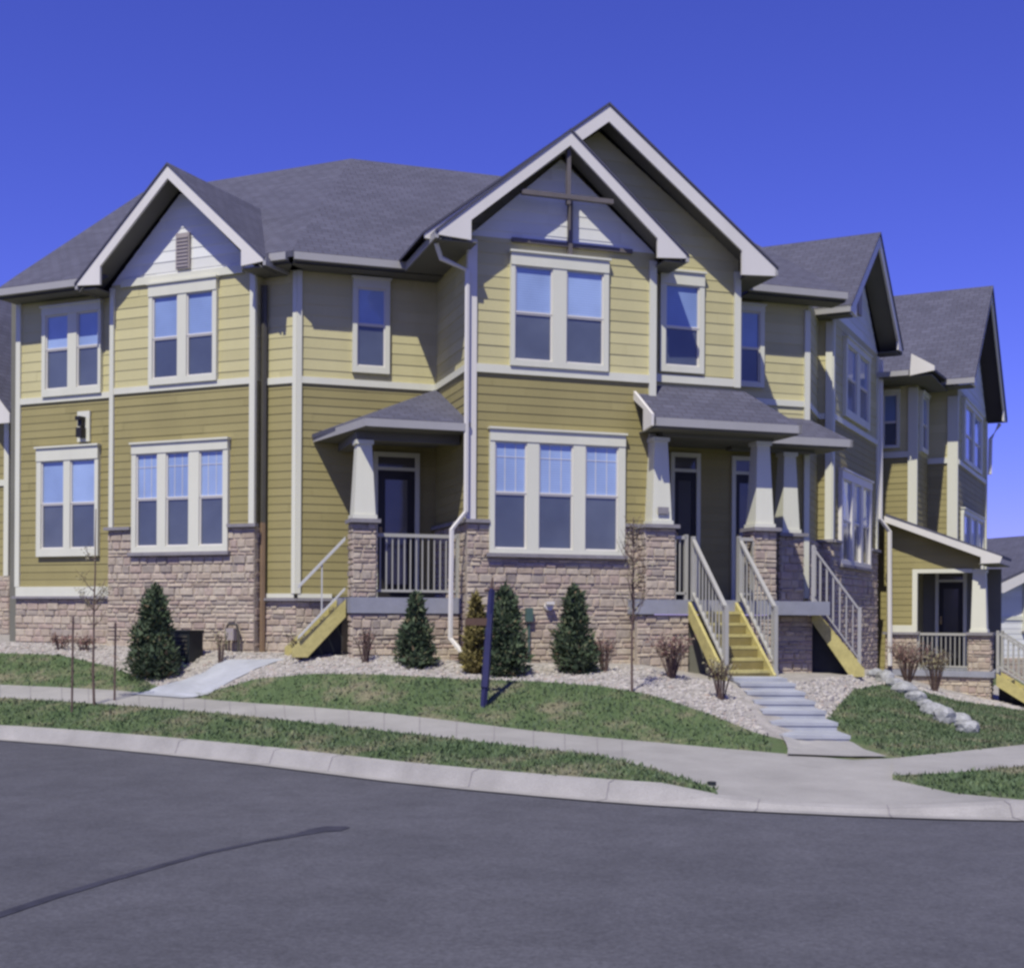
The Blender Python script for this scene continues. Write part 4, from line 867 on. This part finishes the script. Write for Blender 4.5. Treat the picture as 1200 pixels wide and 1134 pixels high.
# low side porch: wall facing the corner, lit by the sun
FP = Fr(*FR.P(4.5, 0)[:2], -27)
def pshed(s): return 2.10-(s-.2)*.395
siding(FP, 0, [(.12, -.30), (.68, -.30), (.68, 1.75), (.12, 1.95)], .125, 'sid_lo', U2, 0, name='siding')
siding(FP, 0, [(.68, .98), (1.95, .98), (1.95, 1.24), (.68, 1.74)], .125, 'sid_lo', U2, 0, name='siding')
P3 = MB().box(FP, .1, 2.25, -1.5, .10, -1.20, -1.08).build('porch', 'slab', U2)
board(P3, 'opening_trim', 'trim', (FP, .64, .74, -.02, .04, -.30, .98), (FP, .74, 1.80, -.02, .04, .90, .98), (FP, .16, .72, -.02, .045, -.33, -.17))
stones(FP, .02, .10, .74, -2.1, -.36, P3, name='stone_pier'); MB().box(FP, .06, .78, -.05, .09, -.36, -.31).build('pier_cap', 'cap', P3)
pier(FP, 1.74, 2.16, -.36, .04, -2.1, -.36, P3); column(FP, 1.93, -.14, -.30, .96, P3, .15, .12)
stones(FP, .03, .74, 1.76, -2.1, -1.20, P3, name='porch_skirt')
railing(FP.P(.76, -.04, -1.08), FP.P(1.74, -.04, -1.08), .06, .76, P3, 'rail')
pr = MB(); pr.slab([FP.P(.15, .30, 2.12), FP.P(2.38, .30, 1.24), FP.P(2.38, -1.6, 1.24), FP.P(.15, -1.6, 2.12)], .07); pr.build('porch_roof', 'shingle', P3)
m_ = MB(); m_.prism(FP, [(.12, 2.07), (.12, 1.95), (2.0, 1.20), (2.0, 1.07), (2.36, 1.08), (2.40, 1.20)], .27, .32); m_.build('rake_fascia', 'white', P3)
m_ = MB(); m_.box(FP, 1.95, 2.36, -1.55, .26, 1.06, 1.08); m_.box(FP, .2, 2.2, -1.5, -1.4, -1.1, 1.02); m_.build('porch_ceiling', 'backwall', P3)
door(FP, -1.4, .95, 1.45, -1.08, .75, .93, U2)

# ================================================================== NEIGHBOURS
def neighbour(name, label, ox, oy, deg, width, depth, z0, ze, za, wall, base):
    f = Fr(ox, oy, deg); n = thing(name, (ox, oy, z0), label, 'house')
    siding(f, 0, rect(0, width, base, ze), .16, wall, n); siding(f, 0, [(0, ze), (width, ze), (width/2+.02, za), (width/2-.02, za)], .16, wall, n, name='gable_siding')
    stones(f, .02, -.02, width+.02, z0, base, n)
    for p, q in (((0, -depth), (0, 0)), ((width, 0), (width, -depth))):
        g, l = frame2(f.P(*p), f.P(*q)); siding(g, 0, rect(0, l, base, ze), .16, wall, n); stones(g, .02, 0, l, z0, base, n)
    m_ = MB(); mid = width/2; e = .45; sl = (za-ze)/mid
    for s0 in (-e, width+e): m_.slab([f.P(s0, e, ze-sl*e+.12), f.P(mid, e, za+.12), f.P(mid, -depth, za+.12), f.P(s0, -depth, ze-sl*e+.12)], .1)
    m_.build('roof', 'shingle', n)
    r = MB(); zt_ = ze-sl*e
    r.prism(f, [(-e, zt_+.02), (-e, zt_-.15), (-e+.35, zt_-.15), (mid, za-.14), (mid, za+.05)], e-.03, e+.02); r.prism(f, [(mid, za+.05), (mid, za-.14), (width+e-.35, zt_-.15), (width+e, zt_-.15), (width+e, zt_+.02)], e-.03, e+.02); r.build('rake_fascia', 'white', n)
    board(n, 'corner_trim', 'trim', (f, 0, .12, -.03, .045, base, ze)); board(n, 'corner_trim', 'trim', (f, width-.12, width, -.03, .045, base, ze)); board(n, 'belt_trim', 'trim', (f, .12, width-.12, 0, .035, (base+ze)/2, (base+ze)/2+.12))
    return n, f
nb, nf = neighbour('neighbour_house', 'olive sided neighbour house with dark roof at the left edge behind a stone base', -14.45, 27.2, -24, 5.0, 8, -.9, 4.25, 6.9, 'sid_lo', .7)
window(nf, 0, 1.6, 3.4, 1.2, 3.0, [(1.75, 2.4), (2.6, 3.25)], 2.9, 2.1, 1.3, nb)
nb2, nf2 = neighbour('neighbour_house', 'white sided neighbour house with stone base past the low side porch at the right edge', 14.35, 38.0, 20, 8.0, 8, -2.8, 1.05, 2.6, 'wsid', -1.2)
window(nf2, 0, 1.0, 2.6, -.4, 1.3, [(1.15, 1.7), (1.9, 2.45)], 1.2, .5, -.3, nb2)

# ================================================================== WOODEN STEPS
def steps(fr, s0, s1, q0, zt, zb, run, n, label, bal=.10, post=True, dark_side='rail_l', rails=(1, 1), group='temporary wooden porch steps', rail_h=.92, mat2='rail'):
    """open-riser lumber steps descending along the outward normal of fr; parts: stringer, tread, railing"""
    c = fr.P((s0+s1)/2, q0+run, zb); t = thing('wooden_steps', c, label, 'steps', group); L = run; hgt = zt-zb; r = hgt/n; tr = L/(n-1) if n > 1 else L
    for k, s_ in enumerate((s0, s1-.045)):
        FSd = Fr(*fr.P(s_, q0)[:2], fr.deg-90)     # s runs outward from the porch
        m_ = MB(); m_.prism(FSd, [(0, zt-.03), (0, zt-.28), (L-.12, zb-.02), (L+.10, zb-.02), (L+.10, zb+.10), ], 0, .045) ; m_.build('stringer', 'wood', t)
    FSd = Fr(*fr.P((s0+s1)/2, q0)[:2], fr.deg-90)
    MB().prism(FSd, [(0, zt-.29), (0, zb-.3), (L-.15, zb-.3), (L-.13, zb-.03)], -.02, .02).build('stair_shade_panel', 'black', t)  # added black panel: stands in for the shade beneath the steps
    for k in range(1, n):
        z = zt-r*k; q = q0+tr*(k-1)*1.0
        m_ = MB(); m_.box(fr, s0+.046, s1-.046, q-.0, q+tr*.98, z-.045, z); m_.build('tread', 'wood', t)
    for k in range(1, n):
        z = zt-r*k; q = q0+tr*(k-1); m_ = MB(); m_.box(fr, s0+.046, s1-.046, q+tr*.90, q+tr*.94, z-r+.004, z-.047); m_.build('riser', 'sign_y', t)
    for k, s_ in enumerate((s0+.02, s1-.02)):
        if not rails[k]: continue
        railing(fr.P(s_, q0+.02, zt), fr.P(s_, q0+L+.02, zb+.14), .10, rail_h, t, mat2, bal, post=post)
        if not post: continue
        m_ = MB(); m_.box(fr, s_-.035, s_+.035, q0+L-.015, q0+L+.055, zb-.02, zb+.16); m_.build('newel_foot', mat2, t)
    return t
# right front porch
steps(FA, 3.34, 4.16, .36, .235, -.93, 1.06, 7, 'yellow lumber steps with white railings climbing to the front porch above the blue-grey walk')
# left porch: descends leftwards along the wall
F1 = Fr(*FA.P(-1.66, -1.60)[:2], FA.deg-90)  # outward normal points left (-s of FA)
pp = F1.P(0, .8)
steps(F1, .35, 1.12, .0, .235, -.60, .66, 6, 'lumber steps with a pale handrail descending left from the left porch over a black shade panel', rails=(0, 1), rail_h=.86, mat2='rail_l', bal=.7, post=False)
# side steps of the right porch, descending to the right
F3 = Fr(*FA.P(5.84, -.40)[:2], FA.deg-16+90)
F3b = Fr(F3.x, F3.y, 75)
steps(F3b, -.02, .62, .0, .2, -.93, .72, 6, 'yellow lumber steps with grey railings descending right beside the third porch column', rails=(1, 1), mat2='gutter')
F4 = Fr(*FP.P(2.28, .0)[:2], 63)
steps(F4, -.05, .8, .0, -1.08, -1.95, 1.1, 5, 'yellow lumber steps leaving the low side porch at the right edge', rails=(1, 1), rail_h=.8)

# ================================================================== PLANTS
def leafball(mb, rnd, c, n, fn, size):
    for _ in range(n):
        p, nrm = fn(rnd); a = Vector((rnd.uniform(-1, 1), rnd.uniform(-1, 1), rnd.uniform(-.2, 1))).normalized(); b = nrm.cross(a)
        if b.length < .05: continue
        b.normalize(); l = size*rnd.uniform(.5, 1.3)*(1.9 if rnd.random() < .08 else 1); mb.face([c+p-b*l*.28, c+p+b*l*.28, c+p+(a*.6+nrm*.6).normalized()*l], col=rnd.random())
def conifer(u, d, h, r, label, seed, lean=0, spire=1.0, mat='yew', pw=.75, nc=46):
    x = ray(u, 780)[0]*d; z = gz(x, d); rnd = random.Random(seed); t = thing('evergreen_shrub', (x, d, z), label, 'shrub', 'evergreen shrubs along the stone base')
    base = Vector((x, d, z)); mb = MB(); mb.tube([base+Vector((0, 0, -.1)), base+Vector((0, 0, h*.5)), base+Vector((lean*.5, 0, h*.93))], .05*h, 7, .008); mb.build('trunk', 'bark', t)
    clumps = []
    for k in range(nc):
        f = rnd.random()**1.25; zz = .05*h+f*h*.80; rad = r*(1-f)**pw*rnd.uniform(.55, 1.12)*(1 if f > .08 else .85); an = rnd.uniform(0, 6.283)
        clumps.append((Vector((math.cos(an)*rad*.62+lean*f*.5, math.sin(an)*rad*.62, zz)), (.10+.16*(1-f))*r/.42*rnd.uniform(.75, 1.15), 1.5+f))
    clumps.append((Vector((lean*.5, 0, h*.86)), .055*h/1.0, 2.6*spire)); clumps.append((Vector((lean*.4, 0, h*.72)), .075*h, 2.0))
    lf = MB()
    for c, rr, st in clumps:
        def fn(g, c=c, rr=rr, st=st):
            v = Vector((g.gauss(0, 1), g.gauss(0, 1), g.gauss(0, 1))).normalized(); k = g.random()**.4
            return c+Vector((v.x*rr*k, v.y*rr*k, v.z*rr*st*k*.9)), v
        leafball(lf, rnd, base, 260, fn, .055)
    lf.build('foliage', mat, t, attr='blade', normals=False); return t
conifer(180, 18.6, 1.36, .40, 'bushy dark evergreen left of the dark utility box, the largest of the row', 1, .02, pw=.6, nc=60)
conifer(487, 17.6, 1.02, .28, 'narrow dark evergreen in front of the left porch', 2)
conifer(592, 17.2, 1.22, .36, 'dark evergreen behind and right of the navy post', 3, pw=.6, nc=52)
conifer(557, 17.25, 1.10, .17, 'narrow yellowed evergreen left of the navy post', 5, pw=.35, nc=34, mat='burnt')
conifer(672, 17.5, 1.18, .37, 'pointed evergreen right of the white dryer vent', 4, .0, 1.3)
def bare_shrub(name, u, d, h, r, n, label, seed, leaf=None, ln=120, mat='bark', cat='shrub'):
    x = ray(u, 790)[0]*d; z = gz(x, d); rnd = random.Random(seed); t = thing(name, (x, d, z), label, cat, 'small bare shrubs in the rock bed'); base = Vector((x, d, z)); mb = MB(); tips = []
    for k in range(n):
        an = rnd.uniform(0, 6.28); rr = rnd.uniform(.2, 1)*r; p0 = base+Vector((math.cos(an)*.03, math.sin(an)*.03, -.03)); p1 = base+Vector((math.cos(an)*rr*.5, math.sin(an)*rr*.5, h*.5)); p2 = base+Vector((math.cos(an)*rr, math.sin(an)*rr, h*rnd.uniform(.7, 1)))
        mb.tube([p0, p1, p2], .007, 4, .003); tips += [p1.lerp(p2, f) for f in (.2, .5, .8, 1)]
        for _ in range(2):
            q = p1.lerp(p2, rnd.uniform(0, .8)); mb.tube([q, q+Vector((rnd.uniform(-.12, .12), rnd.uniform(-.12, .12), rnd.uniform(.05, .15)))*h*1.5], .004, 3, .002)
    mb.build('twigs', mat, t)
    if leaf:
        lf = MB()
        for _ in range(ln):
            q = rnd.choice(tips)+Vector((rnd.uniform(-1, 1), rnd.uniform(-1, 1), rnd.uniform(-1, 1)))*.05; a = Vector((rnd.uniform(-1, 1), rnd.uniform(-1, 1), rnd.uniform(-1, 1))).normalized(); b = a.orthogonal().normalized(); s_ = rnd.uniform(.02, .04); lf.face([q-b*s_*.5, q+a*s_, q+b*s_*.5], col=rnd.random())
        lf.build('leaves', leaf, t, attr='blade', normals=False)
    return t
bare_shrub('bare_shrub', 787, 17.2, .58, .34, 46, 'reddish bare shrub below the slab of the right front porch', 21, 'redleaf', 620)
bare_shrub('bare_shrub', 845, 15.9, .50, .22, 30, 'thin twiggy shrub at the foot of the yellow front steps', 22, 'bud', 260)
bare_shrub('bare_shrub', 708, 17.6, .46, .2, 30, 'small reddish shrub between the pointed evergreen and the bare sapling', 23, 'redleaf', 160)
bare_shrub('bare_shrub', 428, 17.8, .46, .2, 26, 'small bare shrub at the stone skirt of the left porch', 24, 'redleaf', 90)
bare_shrub('low_shrub', 70, 20.3, .22, .22, 16, 'low red shrub near the left end of the stone base', 25, 'redleaf', 220)
bare_shrub('low_shrub', 98, 20.2, .22, .22, 16, 'low red shrub below the left ground floor window', 26, 'redleaf', 220)
bare_shrub('bare_shrub', 258, 18.9, .46, .12, 10, 'dead brown shrub right of the dark utility box', 27, 'bud', 60)
bare_shrub('bare_shrub', 350, 18.3, .36, .2, 14, 'olive twiggy shrub at the foot of the left porch steps', 28, 'bud', 160)
bare_shrub('bare_shrub', 1064, 22.6, .75, .4, 50, 'reddish shrub before the left stone pier of the low side porch', 29, 'redleaf', 700)
bare_shrub('bare_shrub', 1096, 22.4, .75, .35, 44, 'brown shrub in front of the railing of the low side porch', 30, 'bud', 420)
def sapling(u, v, d, h, label, seed, nb=14, spread=.35, r=.018, wait=.35):
    x = ray(u, v)[0]*d; z = gz(x, d); rnd = random.Random(seed); t = thing('bare_sapling', (x, d, z), label, 'tree', 'thin bare saplings'); base = Vector((x, d, z)); mb = MB()
    pts = [base+Vector((rnd.uniform(-.015, .015), 0, h*k/6-(.05 if k == 0 else 0))) for k in range(7)]; mb.tube(pts, r, 6, r*.3); mb.build('trunk', 'bark', t)
    bb = MB(); tips = []
    for k in range(nb):
        f = rnd.uniform(wait, .95); p = base+Vector((0, 0, h*f)); an = rnd.uniform(0, 6.28); l = spread*(1.15-f)*rnd.uniform(.7, 1.3); q = p+Vector((math.cos(an)*l, math.sin(an)*l, l*1.3)); m_ = p.lerp(q, .5)+Vector((0, 0, -.03)); bb.tube([p, m_, q], .008, 4, .003); tips += [m_, q]
        for _ in range(2): e = m_.lerp(q, rnd.random()); bb.tube([e, e+Vector((rnd.uniform(-.1, .1), rnd.uniform(-.1, .1), .12))], .003, 3, .0015)
    bb.build('branches', 'bark', t)
    lf = MB()
    for _ in range(340):
        q = rnd.choice(tips)+Vector((rnd.uniform(-1, 1), rnd.uniform(-1, 1), rnd.uniform(-1, 1)))*.06; a = Vector((rnd.uniform(-1, 1), rnd.uniform(-1, 1), rnd.uniform(-1, 1))).normalized(); b = a.orthogonal().normalized(); s_ = rnd.uniform(.014, .028); lf.face([q-b*s_*.5, q+a*s_, q+b*s_*.5], col=rnd.random())
    lf.build('leaves', 'bud', t, attr='blade', normals=False); return t
sapling(741, 815, 15.8, 2.15, 'bare brown sapling on the lawn edge in front of the right porch pier', 41, 30, .34)
sapling(110, 835, 17.0, 2.6, 'bare sapling on the verge at left between two stakes', 42, 10, .25)
for u, v, d, h, lb in ((84, 860, 16.7, 1.25, 'thin stake at the kerb left of the verge sapling'), (134, 828, 17.3, 1.05, 'thin stake right of the verge sapling')):
    x = ray(u, v)[0]*d; z = gz(x, d); m_ = MB().tube([(x, d, z-.1), (x+.01, d, z+h)], .014, 6); m_.tube([(x-.02, d-.016, z+h-.06), (x+.03, d-.016, z+h-.06)], .006, 4)
    tag(m_.build('stake', 'bark', loc=(x, d, z)), lb, 'stake', 'tree stakes')

# ================================================================== SMALL THINGS
# dark utility box by the bay
x = ray(224, 745)[0]*19.3; fu = Fr(x-.18, 19.5, -24); z = gz(x, 19.2)
t = thing('utility_box', (x, 19.3, z), 'squat blackish utility box against the stone base beside the largest evergreen', 'utility box')
MB().box(fu, 0, .38, 0, .32, z-.05, z+.44).build('cabinet', 'black', t); MB().box(fu, -.015, .395, -.01, .335, z+.44, z+.47).build('lid', 'black', t)
m_ = MB()
for k in range(6): m_.box(fu, .04, .34, .322, .33, z+.06+k*.06, z+.085+k*.06)
m_.build('grille', 'bronze', t)
t = thing('gas_meter', tuple(FL.P(-.95, .4, -.6)), 'small brown gas meter and pipes by the copper downspout', 'meter')
z = gz(*FL.P(-.95, .4)[:2]); m_ = MB(); m_.tube([FL.P(-1.05, .32, z-.05), FL.P(-1.05, .32, z+.35), FL.P(-1.0, .34, z+.42), FL.P(-.85, .34, z+.42), FL.P(-.82, .32, z+.3), FL.P(-.82, .32, z-.05)], .02, 6); m_.build('pipe', 'bronze', t)
MB().box(FL, -1.0, -.86, .28, .40, z+.18, z+.36).build('meter_body', 'louver', t)
# navy sign post with hanging yellow sign
x0 = ray(566, 830)[0]*15.75; z = gz(x0, 15.75); t = thing('sign_post', (x0, 15.75, z), 'leaning navy post on the lawn in front of the evergreen', 'sign post')
b0 = Vector((x0, 15.75, z-.1)); b1 = Vector((x0+.095, 15.9, z+1.46)); m_ = MB(); ff = Fr(0, 0, 10)
m_.tube([b0, b0.lerp(b1, .12), b0.lerp(b1, .5), b1], .042, 4); m_.tube([b0.lerp(b1, .22), b0.lerp(b1, .45), b0.lerp(b1, .80)], .056, 5, .045); m_.build('post', 'navy', t)
m_ = MB(); m_.tube([b1-Vector((.09, 0, .02)), b1+Vector((.10, 0, .0))], .022, 6); m_.tube([b1, b1+Vector((.01, 0, .14))], .03, 6, .012); m_.build('post_top', 'bark', t)
m_ = MB(); c_ = b0.lerp(b1, .74); m_.box(Fr(c_.x, c_.y, 5), -.30, .02, -.02, .02, c_.z-.05, c_.z+.04); m_.build('crossarm', 'sign_b', t)
# small cap at the tip of the verge
yy = 11.35; xx = ray(834, 920)[0]*yy; z = gz(xx, yy); m_ = MB(); m_.tube([(xx, yy, z-.05), (xx, yy, z+.03)], .04, 12)
tag(m_.build('valve_cap', 'black', loc=(xx, yy, z)), 'small black valve cap at the pointed tip of the grass verge', 'valve cap')
# row of pale boulders stepping down the right lawn
bp_ = [(1026, 786, 21.4, .14), (1037, 792, 20.8, .16), (1049, 798, 20.1, .13), (1060, 806, 19.5, .16), (1072, 812, 18.9, .14), (1083, 820, 18.3, .12), (1094, 828, 17.8, .15), (1107, 836, 17.2, .17), (1123, 836, 17.3, .14), (1127, 848, 16.7, .11), (1133, 857, 16.3, .14)]
rb_ = random.Random(9); names = ['topmost pale boulder of the row beside the white downspout', 'second boulder down the row from the white downspout', 'third boulder down the row from the white downspout', 'fourth boulder down the row from the white downspout', 'fifth boulder down the row, at the middle of the lawn edge', 'sixth boulder down the row, below the middle', 'fifth boulder up from the low end of the row', 'fourth boulder up, left one of the pair near the low end', 'third boulder up, right one of the pair near the low end', 'second boulder up from the low end of the row, the smallest', 'lowest pale boulder of the row, nearest the pavement']
for k, (u, v, d, r) in enumerate(bp_):
    x = ray(u, v)[0]*d; z = gz(x, d); bm = bmesh.new(); bmesh.ops.create_icosphere(bm, subdivisions=2, radius=1); ph = [rb_.uniform(0, 6) for _ in range(6)]; sx_, sy_, sz_ = rb_.uniform(1, 1.35), rb_.uniform(.8, 1), rb_.uniform(.65, .85)
    for vv in bm.verts:
        c = vv.co; f = 1+.13*math.sin(3.1*c.x+ph[0])+.11*math.sin(3.7*c.y+ph[1])+.10*math.sin(4.3*c.z+ph[2])+.05*math.sin(9*c.x+7*c.y+ph[3]); f = min(f, 1.12)
        vv.co = Vector((c.x*sx_*f, c.y*sy_*f, c.z*sz_*f))*r
    me = bpy.data.meshes.new('boulder'); bm.to_mesh(me); bm.free(); me.materials.append(M['boulder']); o = bpy.data.objects.new('boulder', me); scene.collection.objects.link(o); o.location = (x, d, z+r*.45); o.rotation_euler = (0, 0, rb_.uniform(0, 6))
    tag(o, names[k], 'boulder', 'boulders edging the right lawn')
